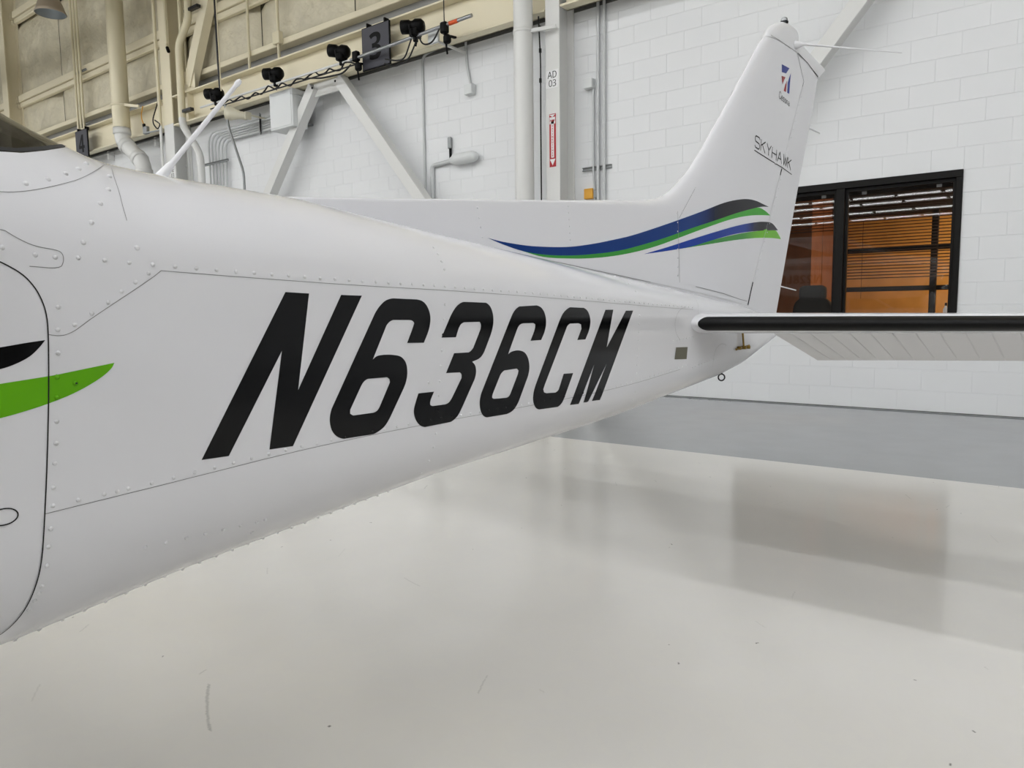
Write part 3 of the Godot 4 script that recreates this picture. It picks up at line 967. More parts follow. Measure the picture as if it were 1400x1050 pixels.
	number_sign("3", Vector3(-8.85, 5.43, -8.45), "dark grey hanging sign with a black number three")
	number_sign("4", Vector3(-19.3, 5.4, -8.45), "dark number sign hanging on beam at the far left")

func number_sign(text: String, at: Vector3, label: String) -> void:
	var s := thing("number_sign", label, "sign", at)
	var st := begin()
	box(st, Vector3.ZERO, Vector3(0.64, 0.67, 0.03), 0.004)
	put("panel", done(st), mats.black, s)
	st = begin()
	box(st, Vector3(0, 0, 0.017), Vector3(0.61, 0.64, 0.006), 0.002)
	put("face", done(st), mats.sign_grey, s)
	words(text, 0.42, s, mats.black, Vector3(0, 0, 0.021), Basis.IDENTITY.scaled(Vector3(0.95, 1, 1)), true, 0.003)
	for x in [-0.2, 0.2]:
		st = begin()
		box(st, Vector3(x, 0.36, -0.04), Vector3(0.03, 0.08, 0.1), 0.004)
		put("hook", done(st), mats.black, s)

# ---------------------------------------------------------------- stage lights on a pole
func build_stage_lights() -> void:
	var z := -8.3
	var p := thing("lighting_pole", "long pale horizontal pole carrying the stage lights along the beam", "pole")
	var st := begin()
	rod(st, Vector3(-9.3, 5.27, z), Vector3(-6.74, 5.35, z), 0.026, 12)
	put("bright_tube", done(st), mats.steel, p)
	st = begin()
	rod(st, Vector3(-13.75, 5.29, z), Vector3(-9.2, 5.27, z), 0.02, 10)
	put("tube", done(st), mats.grey_steel, p)
	st = begin()
	rod(st, Vector3(-7.16, 5.337, z), Vector3(-7.0, 5.342, z), 0.03, 12)
	put("orange_band", done(st), mats.orange, p)
	st = begin()
	rod(st, Vector3(-13.4, 5.2, z), Vector3(-9.2, 5.18, z), 0.012, 6)
	put("lower_tube", done(st), mats.dark_steel, p)
	st = begin()
	var path := []
	for k in 30:
		var x := -12.9 + k * 0.128
		path.append(Vector3(x, 5.22 + 0.05 * sin(k * 1.9) + 0.02 * sin(k * 0.7), z + 0.02 * cos(k * 2.3)))
	tube(st, rounded(path, 0.05, 3), 0.014, 6)
	tube(st, rounded([Vector3(-9.3, 5.2, z), Vector3(-9.5, 5.1, z), Vector3(-10.0, 5.12, z + 0.02), Vector3(-10.4, 5.2, z)], 0.1), 0.014, 6)
	tube(st, rounded([Vector3(-7.75, 5.35, z), Vector3(-8.0, 5.0, z), Vector3(-8.3, 4.96, z), Vector3(-8.52, 5.06, z)], 0.1), 0.012, 6)
	tube(st, rounded([Vector3(-7.9, 5.35, z), Vector3(-8.05, 5.02, z + 0.03), Vector3(-8.25, 5.04, z), Vector3(-8.5, 5.12, z)], 0.1), 0.012, 6)
	tube(st, rounded([Vector3(-7.8, 5.35, z), Vector3(-7.7, 5.15, z), Vector3(-7.5, 5.14, z), Vector3(-7.3, 5.38, z)], 0.1), 0.012, 6)
	put("cable", done(st), mats.black_cable, p)
	for x in [-9.17, -7.26]:
		st = begin()
		box(st, Vector3(x, 5.3, z), Vector3(0.12, 0.16, 0.1), 0.02)
		box(st, Vector3(x + 0.05, 5.13, z), Vector3(0.12, 0.13, 0.1), 0.03)
		rod(st, Vector3(x, 5.3, z), Vector3(x + 0.03, 4.93, z - 0.02), 0.014, 6)
		bar(st, Vector3(x, 5.2, z), Vector3(x, 5.235, -8.552), 0.04, 0.03, Vector3.UP)
		put("clamp", done(st), mats.black, p)
	st = begin()
	rod(st, Vector3(-7.26, 5.35, z), Vector3(-7.3, 10.99, z), 0.008, 5)
	put("safety_wire", done(st), mats.black_cable, p)
	var spots := [[-13.22, "leftmost black stage light, partly behind the white antenna"], [-11.33, "second black stage light from left, above the electrical box"], [-9.55, "third black stage light, just left of the number sign"], [-7.87, "rightmost black stage light, right of the number sign"]]
	for q in spots:
		var s := thing("stage_light", q[1], "spotlight", Vector3(q[0], 5.46, z), "black stage lights along the pole")
		var dir := Vector3(-0.93, 0.03 if q[0] != -9.55 else 0.18, 0.42).normalized()
		st = begin()
		lathe(st, -dir * 0.17, dir, [Vector2(0, 0), Vector2(0.07, 0.01), Vector2(0.105, 0.05), Vector2(0.11, 0.14), Vector2(0.085, 0.18), Vector2(0.085, 0.22), Vector2(0.1, 0.24), Vector2(0.1, 0.36), Vector2(0.088, 0.362), Vector2(0.085, 0.34), Vector2(0, 0.34)], 20)
		put("barrel", done(st), mats.black, s)
		st = begin()
		lathe(st, dir * 0.165, dir, [Vector2(0.086, 0), Vector2(0.05, 0.016), Vector2(0, 0.022)], 18)
		put("lens", done(st), mats.lens, s)
		st = begin()
		box(st, Vector3(0.03, -0.1, 0), Vector3(0.15, 0.12, 0.16), 0.02)
		put("lamp_house", done(st), mats.black, s)
		st = begin()
		for k in [-1, 1]:
			bar(st, Vector3(0.0, 0, 0.11 * k), Vector3(0.03, -0.16, 0.11 * k), 0.03, 0.008, Vector3(0, 0, 1))
		bar(st, Vector3(0.03, -0.16, -0.11), Vector3(0.03, -0.16, 0.11), 0.03, 0.008, Vector3.UP)
		put("yoke", done(st), mats.black, s)
		st = begin()
		box(st, Vector3(0.03, -0.19, 0), Vector3(0.06, 0.08, 0.07), 0.01)
		rod(st, Vector3(0.03, -0.19, -0.03), Vector3(0.0, -0.28, -0.03), 0.012, 6)
		put("clamp", done(st), mats.black, s)

const ORDER := ["first", "second", "third", "fourth", "fifth", "sixth", "seventh", "eighth", "ninth", "tenth", "eleventh"]

func build_strip_lights() -> void:
	for k in STRIP_Z.size():
		var row := thing("strip_light_row", ORDER[k] + " row of roof strip lights counted from the block wall", "light", Vector3(0, 8.0, STRIP_Z[k]))
		var st := begin()
		var body := begin()
		var hang := begin()
		var x := -35.0
		while x < 22.0:
			box_between(body, Vector3(x, -0.02, -0.11), Vector3(x + 2.36, 0.08, 0.11), 0.01)
			for dz in [-0.075, 0.075]: rod(st, Vector3(x + 0.04, -0.07, dz), Vector3(x + 2.32, -0.07, dz), 0.034, 8)
			rod(hang, Vector3(x + 1.2, 0.08, 0), Vector3(x + 1.2, 3.0, 0), 0.008, 5)
			x += 2.5
		put("housing", done(body), mats.sign_white, row, "stuff")
		put("tube", done(st), mats.strip_tube, row, "stuff")
		put("hanger", done(hang), mats.dark_steel, row, "stuff")
	# a bell shaped high bay lamp
	var at := Vector3(-17.1, 7.5, -7.04)
	var lamp := thing("high_bay_lamp", "bell shaped metal high bay lamp hanging at the top left", "lamp", at)
	var st := begin()
	lathe(st, Vector3(0, 0, 0), Vector3.UP, [Vector2(0.29, 0), Vector2(0.3, 0.01), Vector2(0.27, 0.08), Vector2(0.23, 0.2), Vector2(0.17, 0.32), Vector2(0.1, 0.38), Vector2(0.09, 0.5), Vector2(0.0, 0.52)], 28)
	put("shade", done(st), mats.spun_aluminium, lamp)
	st = begin()
	lathe(st, Vector3(0, 0.002, 0), Vector3.UP, [Vector2(0.285, 0), Vector2(0.262, 0.08), Vector2(0.222, 0.2), Vector2(0.162, 0.31), Vector2(0.0, 0.36)], 28)
	put("reflector", done(st), mats.reflector, lamp)
	st = begin()
	rod(st, Vector3(0, 0.5, 0), Vector3(0, 3.5, 0), 0.015, 6)
	put("stem", done(st), mats.dark_steel, lamp)
	st = begin()
	lathe(st, Vector3(0, 0.2, 0), Vector3.UP, [Vector2(0, 0), Vector2(0.045, 0.02), Vector2(0.055, 0.06), Vector2(0.03, 0.13), Vector2(0, 0.14)], 14)
	put("bulb", done(st), mats.sign_white, lamp)

# another aircraft parked out in the hangar: the window glass mirrors it
func build_parked_aircraft() -> void:
	var ac := thing("parked_aircraft", "white parked aircraft lettered N228LM, seen only mirrored in the left window pane", "aircraft", Vector3(-7.4, 0, 12.0))
	var st := begin()
	lathe(st, Vector3(-5.2, 2.5, 0), Vector3(1, -0.03, 0), [Vector2(0, 0), Vector2(0.12, 0.05), Vector2(0.4, 1.5), Vector2(0.66, 3.5), Vector2(0.8, 5.2), Vector2(0.82, 8.0), Vector2(0.7, 9.3), Vector2(0.35, 10.3), Vector2(0, 10.6)], 28)
	put("fuselage", done(st), mats.aircraft_white, ac)
	st = begin()
	box(st, Vector3(1.6, 3.25, 0), Vector3(1.6, 0.16, 13.0), 0.05)
	put("wing", done(st), mats.aircraft_white, ac)
	st = begin()
	bar(st, Vector3(-4.9, 2.5, 0), Vector3(-5.5, 4.4, 0), 1.1, 0.1, Vector3(0, 0, 1), 0.04)
	put("tail_fin", done(st), mats.aircraft_white, ac)
	for q in [Vector3(1.2, 0, -1.4), Vector3(1.2, 0, 1.4), Vector3(4.6, 0, 0)]:
		st = begin()
		rod(st, Vector3(q.x, 0.3, q.z), Vector3(q.x, 1.9, q.z * 0.4), 0.06)
		put("landing_leg", done(st), mats.aircraft_white, ac)
		st = begin()
		lathe(st, Vector3(q.x, 0.3, q.z - 0.1), Vector3(0, 0, 1), [Vector2(0, 0.02), Vector2(0.22, 0), Vector2(0.3, 0.06), Vector2(0.3, 0.14), Vector2(0.22, 0.2), Vector2(0, 0.18)], 20)
		put("wheel", done(st), mats.boot_rubber, ac)
	words("N228LM", 0.33, ac, mats.aircraft_black, Vector3(-0.25, 2.25, -0.83), Basis(Vector3.UP, PI) * Basis(Vector3.UP, 0.05), true, 0.01)

# ---------------------------------------------------------------- the aircraft
# Stations run aft along the fuselage in metres from the baggage door, heights are above the eye line
# (EYE over the floor); in the aircraft's own axes +x is port, -z is aft.
const TOP := [-4.7, 0.20, -4.4, 0.40, -2.95, 0.55, -2.2, 0.97, -1.2, 0.92, -0.3, 0.576, 0.0, 0.416, 0.11, 0.356, 0.22, 0.312, 0.30, 0.303, 0.38, 0.298, 0.663, 0.288, 1.1, 0.239, 1.62, 0.185, 2.5, 0.10, 3.3, 0.02, 3.72, -0.05]
const UPPER := [-4.7, 0.0, -1.2, 0.10, -0.1, 0.09, 0.18, 0.076, 0.33, 0.07, 0.64, 0.06, 0.87, 0.056, 1.36, 0.041, 2.13, 0.011, 2.45, 0.001, 3.72, -0.085]
const LOWER := [-4.7, -0.2, -1.2, -0.30, 0.0, -0.293, 0.2, -0.286, 0.47, -0.273, 0.81, -0.268, 1.24, -0.274, 1.83, -0.273, 2.34, -0.246, 3.0, -0.2, 3.3, -0.17, 3.72, -0.12]
const BELLY := [-4.7, -0.35, -4.2, -0.55, -2.5, -0.63, -1.2, -0.639, 0.0, -0.573, 0.3, -0.53, 1.0, -0.464, 2.0, -0.409, 2.95, -0.329, 3.25, -0.285, 3.72, -0.165]
const HALF := [-4.7, 0.30, -4.3, 0.42, -2.9, 0.50, -1.0, 0.50, 0.0, 0.43, 3.55, 0.057, 3.72, 0.035]
const SILL := [-3.0, 0.30, -0.4, 0.235, 0.0, 0.243, 0.055, 0.252, 0.095, 0.267, 0.131, 0.284, 0.165, 0.303, 0.20, 0.325]
const HINGE := [-0.25, 3.235, 0.082, 3.369, 0.764, 3.75, 1.301, 4.045, 1.6, 4.2]
const TRAIL := [-0.25, 3.70, -0.026, 3.784, 0.691, 4.051, 1.142, 4.238, 1.388, 4.33, 1.6, 4.4]
const UPPER_ROUND := 1.9
const LOWER_ROUND := 2.5

func look_up(t: Array, s: float) -> float:
	if s <= t[0]: return t[1]
	var i := 2
	while i < t.size() - 2 and s > t[i]: i += 2
	return lerpf(t[i - 1], t[i + 1], clampf((s - t[i - 2]) / (t[i] - t[i - 2]), 0.0, 1.0))

func soft(t: Array, s: float) -> float:
	return (look_up(t, s - 0.02) + look_up(t, s) + look_up(t, s + 0.02)) / 3.0

func half_width(s: float, y: float) -> float:
	var w := soft(HALF, s)
	var u := soft(UPPER, s)
	var l := soft(LOWER, s)
	if y > u: return w * pow(maxf(0.0, 1.0 - pow(minf(1.0, (y - u) / (soft(TOP, s) - u)), UPPER_ROUND)), 1.0 / UPPER_ROUND)
	if y < l: return w * pow(maxf(0.0, 1.0 - pow(minf(1.0, (l - y) / (l - soft(BELLY, s))), LOWER_ROUND)), 1.0 / LOWER_ROUND)
	return w

func craft(s: float, l: float, y: float) -> Vector3:
	return Vector3(l, y + EYE, -s)

func on_body(p: Vector2) -> Vector3:
	return craft(p.x, half_width(p.x, p.y), p.y)

func fin_half(s: float, y: float) -> float:
	var h := (0.016 + 0.030 * smoothstep(1.2, 3.0, s)) * lerpf(1.0, 0.72, clampf(y / 1.5, 0, 1))
	var hs := look_up(HINGE, y)
	if s <= hs: return h * lerpf(0.62, 1.0, smoothstep(0.0, 0.6, hs - s))
	var at_hinge := (0.016 + 0.030 * smoothstep(1.2, 3.0, hs)) * lerpf(1.0, 0.72, clampf(y / 1.5, 0, 1)) * 0.62
	return lerpf(at_hinge, 0.0012, clampf((s - hs) / (look_up(TRAIL, y) - hs), 0, 1))

func on_fin(p: Vector2) -> Vector3:
	return craft(p.x, fin_half(p.x, p.y), p.y)

func normal_of(f: Callable, p: Vector2) -> Vector3:
	var e := 0.004
	var ds: Vector3 = f.call(p + Vector2(e, 0)) - f.call(p - Vector2(e, 0))
	var dy: Vector3 = f.call(p + Vector2(0, e)) - f.call(p - Vector2(0, e))
	var n := ds.cross(dy).normalized()
	return n if n.x >= 0.0 else -n

# flat print that follows a surface: the outline is cut into cells so that it bends with the skin
func print_on(f: Callable, outline: PackedVector2Array, lift: float, tint = null, hole := PackedVector2Array(), cell := Vector2(0.12, 0.014)) -> ArrayMesh:
	var lo := outline[0]
	var hi := outline[0]
	for v in outline:
		lo = lo.min(v)
		hi = hi.max(v)
	var pos := PackedVector3Array()
	var nor := PackedVector3Array()
	var col := PackedColorArray()
	var y := lo.y
	while y < hi.y:
		var x := lo.x
		while x < hi.x:
			var sq := PackedVector2Array([Vector2(x, y), Vector2(x + cell.x, y), Vector2(x + cell.x, y + cell.y), Vector2(x, y + cell.y)])
			for piece in Geometry2D.intersect_polygons(outline, sq):
				var bits := [piece]
				if hole.size(): bits = Geometry2D.clip_polygons(piece, hole)
				for bit in bits:
					var ix := Geometry2D.triangulate_polygon(bit)
					for k in range(0, ix.size(), 3):
						var tri_p := [bit[ix[k]], bit[ix[k + 1]], bit[ix[k + 2]]]
						var q := []
						for v in tri_p:
							var n := normal_of(f, v)
							q.append([f.call(v) + n * lift, n, v])
						var a: Vector3 = q[0][0]
						var b: Vector3 = q[1][0]
						var c: Vector3 = q[2][0]
						if (c - a).cross(b - a).dot(q[0][1]) < 0.0: q = [q[0], q[2], q[1]]
						for e in q:
							pos.append(e[0])
							nor.append(e[1])
							col.append(tint.call(e[2]) if tint != null else Color.WHITE)
			x += cell.x
		y += cell.y
	var arr := []
	arr.resize(Mesh.ARRAY_MAX)
	arr[Mesh.ARRAY_VERTEX] = pos
	arr[Mesh.ARRAY_NORMAL] = nor
	if tint != null: arr[Mesh.ARRAY_COLOR] = col
	var am := ArrayMesh.new()
	am.add_surface_from_arrays(Mesh.PRIMITIVE_TRIANGLES, arr)
	return am

# a closed outline from millimetres; gentle corners are rounded into curves, sharp ones stay
func outline(mm: Array, bend := 45.0) -> PackedVector2Array:
	var p := PackedVector2Array()
	for i in range(0, mm.size(), 2): p.append(Vector2(mm[i], mm[i + 1]) * 0.001)
	var n := p.size()
	var tang := []
	for i in n:
		var a := p[i] - p[(i + n - 1) % n]
		var b := p[(i + 1) % n] - p[i]
		var sharp := absf(rad_to_deg(a.angle_to(b))) > bend
		tang.append(Vector2.ZERO if sharp else (a.normalized() + b.normalized()).normalized())
	var out := PackedVector2Array()
	for i in n:
		var j := (i + 1) % n
		var d := p[j] - p[i]
		out.append(p[i])
		if (tang[i] == Vector2.ZERO and tang[j] == Vector2.ZERO) or d.length() < 0.006 or d.length() > 0.32: continue
		var long := d.length() > 0.045 and bend < 60.0
		var ta: Vector2 = d if tang[i] == Vector2.ZERO or long else tang[i] * d.length()
		var tb: Vector2 = d if tang[j] == Vector2.ZERO or long else tang[j] * d.length()
		for k in range(1, 4):
			var t := k / 4.0
			out.append(p[i].cubic_interpolate_in_time(p[j], p[i], p[j], t, 1, 0, 1) if false else hermite(p[i], p[j], ta, tb, t))
	return out

func raw(mm: Array) -> PackedVector2Array:
	var p := PackedVector2Array()
	for i in range(0, mm.size(), 2): p.append(Vector2(mm[i], mm[i + 1]))
	return p

func hermite(a: Vector2, b: Vector2, ta: Vector2, tb: Vector2, t: float) -> Vector2:
	var t2 := t * t
	var t3 := t2 * t
	return a * (2 * t3 - 3 * t2 + 1) + ta * (t3 - 2 * t2 + t) + b * (3 * t2 - 2 * t3) + tb * (t3 - t2)

# a narrow ribbon along a surface: panel laps, gaps, sealing
func ribbon(f: Callable, pts: Array, width: float, lift: float, step := 0.02) -> ArrayMesh:
	var line := []
	for i in pts.size() - 1:
		var a: Vector2 = pts[i]
		var b: Vector2 = pts[i + 1]
		var n := maxi(1, ceili((b - a).length() / step))
		for k in n: line.append(a.lerp(b, float(k) / n))
	line.append(pts[-1])
	var ra := PackedVector3Array()
	var rb := PackedVector3Array()
	var mid := Vector3.ZERO
	for i in line.size():
		var p: Vector3 = f.call(line[i])
		var n := normal_of(f, line[i])
		var d: Vector3 = f.call(line[mini(i + 1, line.size() - 1)]) - f.call(line[maxi(i - 1, 0)])
		var side := n.cross(d).normalized() * width * 0.5
		ra.append(p + side + n * lift)
		rb.append(p - side + n * lift)
		mid += n
	return sheet([ra, rb], false, mid)

# corners of a line cut twice, so that a pressed edge runs in a curve
func eased(pts: Array) -> Array:
	for turn in 2:
		var out := [pts[0]]
		for i in pts.size() - 1:
			out.append((pts[i] as Vector2).lerp(pts[i + 1], 0.25))
			out.append((pts[i] as Vector2).lerp(pts[i + 1], 0.75))
		out.append(pts[-1])
		pts = out
	return pts

func arc(c: Vector2, r: Vector2, a0: float, a1: float, n := 14) -> Array:
	var out := []
	for i in n + 1:
		var a := deg_to_rad(lerpf(a0, a1, float(i) / n))
		out.append(c + Vector2(cos(a) * r.x, sin(a) * r.y))
	return out

# rivet heads along a surface, too small to pick apart: one mesh per row
func rivet_row(f: Callable, pts: Array, r: float) -> ArrayMesh:
	var st := begin()
	st.set_smooth_group(0)
	for p in pts:
		var n := normal_of(f, p)
		lathe(st, f.call(p) - n * 0.0003, n, [Vector2(r, 0), Vector2(r * 0.95, r * 0.34), Vector2(r * 0.66, r * 0.68), Vector2(0, r * 0.86)], 8)
	return done(st)

func along(a: Vector2, b: Vector2, n: int) -> Array:
	var out := []
	for i in n: out.append(a.lerp(b, float(i) / maxi(1, n - 1)))
	return out

func body_ring(s: float, inset := 0.0) -> PackedVector3Array:
	var w := soft(HALF, s) - inset
	var u := soft(UPPER, s)
	var l := soft(LOWER, s)
	var t := soft(TOP, s) - inset
	var b := soft(BELLY, s) + inset
	var r := PackedVector3Array()
	var a_top := sill_angle(s)
	var half := []
	for i in 15:
		var a := a_top * (1.0 - i / 14.0)
		half.append(Vector2(w * pow(cos(a), 2.0 / UPPER_ROUND), u + (t - u) * pow(sin(a), 2.0 / UPPER_ROUND)))
	for i in 3: half.append(Vector2(w, lerpf(u, l, (i + 1) / 4.0)))
	for i in 15:
		var a := PI / 2 * (i / 14.0)
		half.append(Vector2(w * pow(maxf(0, cos(a)), 2.0 / LOWER_ROUND), l - (l - b) * pow(sin(a), 2.0 / LOWER_ROUND)))
	for v in half: r.append(craft(s, v.x, v.y))
	for i in range(half.size() - 2, -1, -1): r.append(craft(s, -half[i].x, half[i].y))
	return r

func sill_angle(s: float) -> float:
	if s > 0.2 or s < -0.62: return PI / 2
	var u := soft(UPPER, s)
	var k := clampf((look_up(SILL, s) - u) / (soft(TOP, s) - u), 0.0, 1.0)
	return asin(pow(k, UPPER_ROUND / 2.0))

func stations(a: float, b: float, step: float) -> Array:
	var n := ceili((b - a) / step)
	var out := []
	for i in n + 1: out.append(lerpf(a, b, float(i) / n))
	return out

func build_aircraft() -> void:
	var ac := thing("aircraft", "white light aircraft with black registration letters and blue and green tail stripes", "aircraft", Vector3(-1.62, 0, -0.45))
	ac.rotation.y = -deg_to_rad(6.0)
	build_fuselage(ac)
	build_tail(ac)
	build_stabilisers(ac)
	build_forward(ac)

func build_fuselage(ac: Node3D) -> void:
	var rows := []
	for s in stations(-4.7, -0.62, 0.12): rows.append(body_ring(s))
	for s in stations(-0.61, -0.1, 0.05): rows.append(body_ring(s))
	for s in stations(-0.08, 0.6, 0.015): rows.append(body_ring(s))
	for s in stations(0.63, 3.72, 0.05): rows.append(body_ring(s))
	var body := put("fuselage", sheet(rows), mats.aircraft_white, ac)
	var end := PackedVector3Array()
	var nose := PackedVector3Array()
	for v in rows[-1]: end.append(Vector3(0, rows[-1][0].y * 0.5 + rows[-1][32].y * 0.5, v.z))
	put("tail_cap", sheet([rows[-1], end], false, Vector3(0, 0, -1)), mats.aircraft_cap, ac)
	for v in rows[0]: nose.append(Vector3(0, rows[0][0].y * 0.5 + rows[0][32].y * 0.5, v.z))
	put("nose_cap", sheet([rows[0], nose], false, Vector3(0, 0, 1)), mats.aircraft_cap, ac)
	# dark cabin lining under the rear window
	rows = []
	for s in stations(-2.0, 0.3, 0.05): rows.append(body_ring(s, 0.025))
	put("cabin_lining", sheet(rows), mats.cabin_trim, ac)
	# rear window
	rows = []
	for s in stations(-0.6, 0.197, 0.02):
		var a0 := sill_angle(s)
		var w := soft(HALF, s)
		var u := soft(UPPER, s)
		var t := soft(TOP, s)
		var r := PackedVector3Array()
		for i in 21:
			var a := lerpf(a0, PI - a0, i / 20.0)
			r.append(craft(s, signf(cos(a)) * w * pow(absf(cos(a)), 2.0 / UPPER_ROUND), u + (t - u) * pow(sin(a), 2.0 / UPPER_ROUND)))
		rows.append(r)
	var glass := put("rear_window", sheet(rows, false, Vector3.UP), mats.tinted_glass, ac)
	var seal := []
	for s in stations(-0.5, 0.165, 0.03): seal.append(Vector2(s, look_up(SILL, s) + 0.004))
	put("window_seal", ribbon(on_body, seal, 0.008, 0.001), mats.gap, glass)
	# seams
	var seams := {
		"panel_seam": [[Vector2(0.226, 0.076), Vector2(0.375, 0.07), Vector2(0.677, 0.06), Vector2(0.912, 0.056), Vector2(1.396, 0.041), Vector2(2.158, 0.011), Vector2(2.5, 0.0)],
			[Vector2(0.226, 0.076), Vector2(0.207, 0.061), Vector2(0.117, 0.002), Vector2(0.098, -0.012), Vector2(0.084, -0.022), Vector2(0.068, -0.028), Vector2(0.05, -0.025)],
			[Vector2(0.027, -0.293), Vector2(0.242, -0.284), Vector2(0.505, -0.271), Vector2(0.849, -0.268), Vector2(1.277, -0.274), Vector2(1.861, -0.273), Vector2(2.372, -0.245)],
			[Vector2(-0.3, 0.15), Vector2(0.0, 0.129), Vector2(0.017, 0.116), Vector2(0.041, 0.104), Vector2(0.07, 0.101), Vector2(0.078, 0.096), Vector2(0.078, 0.083), Vector2(0.072, 0.073), Vector2(0.032, 0.075)],
			[Vector2(-0.3, 0.165), Vector2(0.008, 0.18), Vector2(0.037, 0.185), Vector2(0.069, 0.195), Vector2(0.106, 0.21), Vector2(0.134, 0.223), Vector2(0.166, 0.243), Vector2(0.21, 0.272), Vector2(0.24, 0.29)],
			[Vector2(0.245, 0.29), Vector2(0.222, 0.269), Vector2(0.206, 0.247), Vector2(0.198, 0.228), Vector2(0.192, 0.205), Vector2(0.187, 0.185), Vector2(0.185, 0.157)],
			[Vector2(2.63, 0.075), Vector2(2.585, 0.04), Vector2(2.562, 0.01), Vector2(2.545, -0.05)],
			arc(Vector2(2.41, -0.06), Vector2(0.095, 0.068), 85, 245), arc(Vector2(2.85, -0.235), Vector2(0.11, 0.075), 60, 200)],
		"door_gap": [[Vector2(-0.5, 0.105), Vector2(-0.1, 0.098), Vector2(-0.03, 0.09), Vector2(-0.004, 0.08), Vector2(0.022, 0.064), Vector2(0.036, 0.046), Vector2(0.044, 0.028), Vector2(0.049, 0.008), Vector2(0.05, -0.02), Vector2(0.044, -0.115), Vector2(0.034, -0.224), Vector2(0.024, -0.312), Vector2(0.018, -0.37), Vector2(0.011, -0.405), Vector2(0.0, -0.442), Vector2(-0.015, -0.47), Vector2(-0.032, -0.487), Vector2(-0.06, -0.5)],
			arc(Vector2(-0.026, -0.285), Vector2(0.018, 0.012), 0, 360, 24)],
	}
	for kind in seams:
		for line in seams[kind]:
			var gap: bool = kind == "door_gap"
			put(kind, ribbon(on_body, eased(line) if line.size() > 5 else line, 0.0019 if gap else 0.0011, 0.0011 if gap else 0.0004), mats.gap if gap else mats.seam, body)
	# rivets
	var upper := []
	for i in 64: upper.append(Vector2(0.099 + 0.038 * i, look_up(UPPER, 0.099 + 0.038 * i) + 0.011))
	var lower := []
	for i in 63: lower.append(Vector2(0.074 + 0.038 * i, look_up(LOWER, 0.074 + 0.038 * i) + 0.008))
	lower.append_array([Vector2(0.132, -0.281), Vector2(0.038, -0.283)])
	var door := [Vector2(0.066, 0.016), Vector2(0.063, -0.018), Vector2(0.061, -0.053), Vector2(0.052, -0.156), Vector2(0.049, -0.189), Vector2(0.045, -0.219), Vector2(0.041, -0.255), Vector2(0.033, -0.317), Vector2(0.029, -0.345), Vector2(0.026, -0.375), Vector2(0.02, -0.408), Vector2(0.017, -0.42), Vector2(0.012, -0.432), Vector2(0.006, -0.447)]
	door.append_array(along(Vector2(0.138, 0.023), Vector2(0.087, -0.011), 3) + along(Vector2(0.16, 0.041), Vector2(0.205, 0.071), 3))
	door.append_array([Vector2(0.0, 0.1), Vector2(0.041, 0.092), Vector2(0.067, 0.09), Vector2(-0.02, 0.118)])
	var ring := []
	for y in [0.165, 0.147, 0.128, 0.108, 0.02, -0.016, -0.054, -0.092, -0.13, -0.168, -0.203, -0.24, -0.297, -0.331, -0.366, -0.40]:
		ring.append(Vector2(0.93 + 0.16 * maxf(0.0, y) - 0.11 * maxf(0.0, -y) * 1.2, y))
	ring.append(Vector2(0.868, -0.168))
	for y in [0.13, 0.10, 0.07, -0.02, -0.05, -0.08, -0.11, -0.14, -0.17, -0.2, -0.23, -0.3, -0.33]: ring.append(Vector2(2.0 + 0.1 * y, y))
	ring.append_array(along(Vector2(0.177, -0.39), Vector2(0.401, -0.405), 7) + [Vector2(0.42, -0.405), Vector2(0.40, -0.43)])
	ring.append_array(along(Vector2(2.3, -0.125), Vector2(2.5, -0.115), 7) + along(Vector2(2.5, -0.245), Vector2(2.75, -0.225), 8))
	var belly := []
	for i in 26: belly.append(Vector2(-0.06 + 0.036 * i, lerpf(look_up(LOWER, -0.06 + 0.036 * i), look_up(BELLY, -0.06 + 0.036 * i), 0.88)))
	var printed := []
	for q in [upper, lower, door, ring, belly]:
		var plain := []
		for v in q:
			var under := false
			for k in ["letter_n", "six_a", "three", "six_b", "letter_c", "letter_m"]:
				if Geometry2D.is_point_in_polygon(v * 1000.0, raw(PRINT[k])): under = true
			if under: printed.append(v)
			else: plain.append(v)
		put("rivets", rivet_row(on_body, plain, 0.0037), mats.rivet_white, body, "stuff")
	put("painted_rivets", rivet_row(on_body, printed, 0.0034), mats.aircraft_black, body, "stuff")
	put("fairing_screws", rivet_row(on_body, [Vector2(0.127, 0.148), Vector2(0.15, 0.182), Vector2(0.175, 0.211), Vector2(0.194, 0.241), Vector2(0.109, 0.115), Vector2(0.191, 0.112), Vector2(0.006, 0.192), Vector2(0.045, 0.199), Vector2(0.08, 0.212), Vector2(0.112, 0.228), Vector2(0.14, 0.243), Vector2(0.165, 0.261)], 0.0042), mats.rivet_white, body, "stuff")
	# the registration and the stripes by the baggage door
	for q in [["letter_n", "black letter N"], ["six_a", "first black figure 6"], ["three", "black figure 3"], ["six_b", "second black figure 6"], ["letter_c", "black letter C"], ["letter_m", "black letter M"]]:
		var hole := outline(PRINT[q[0] + "_hole"]) if PRINT.has(q[0] + "_hole") else PackedVector2Array()
		var o := put("registration_letter", print_on(on_body, outline(PRINT[q[0]]), 0.0007, null, hole), mats.aircraft_black, ac)
		o.set_meta("label", q[1])
	put("swoosh", print_on(on_body, outline([45, -33, 36, -44, 23, -56, 4, -66, -15, -72, -200, -85, -600, -80, -600, -50, -200, -60, -13, -41, 20, -36]), 0.0006), mats.aircraft_black, ac).set_meta("label", "black pointed stripe on the baggage door")
	var lm := put("swoosh", print_on(on_body, outline([141, -73, 138, -79, 129, -88, 111, -100, 78, -116, 42, -128, 10, -136, -20, -142, -300, -170, -600, -170, -600, -120, -300, -120, -17, -93, 54, -86]), 0.0005), mats.lime, ac)
	lm.set_meta("label", "lime green pointed stripe beside the baggage door")
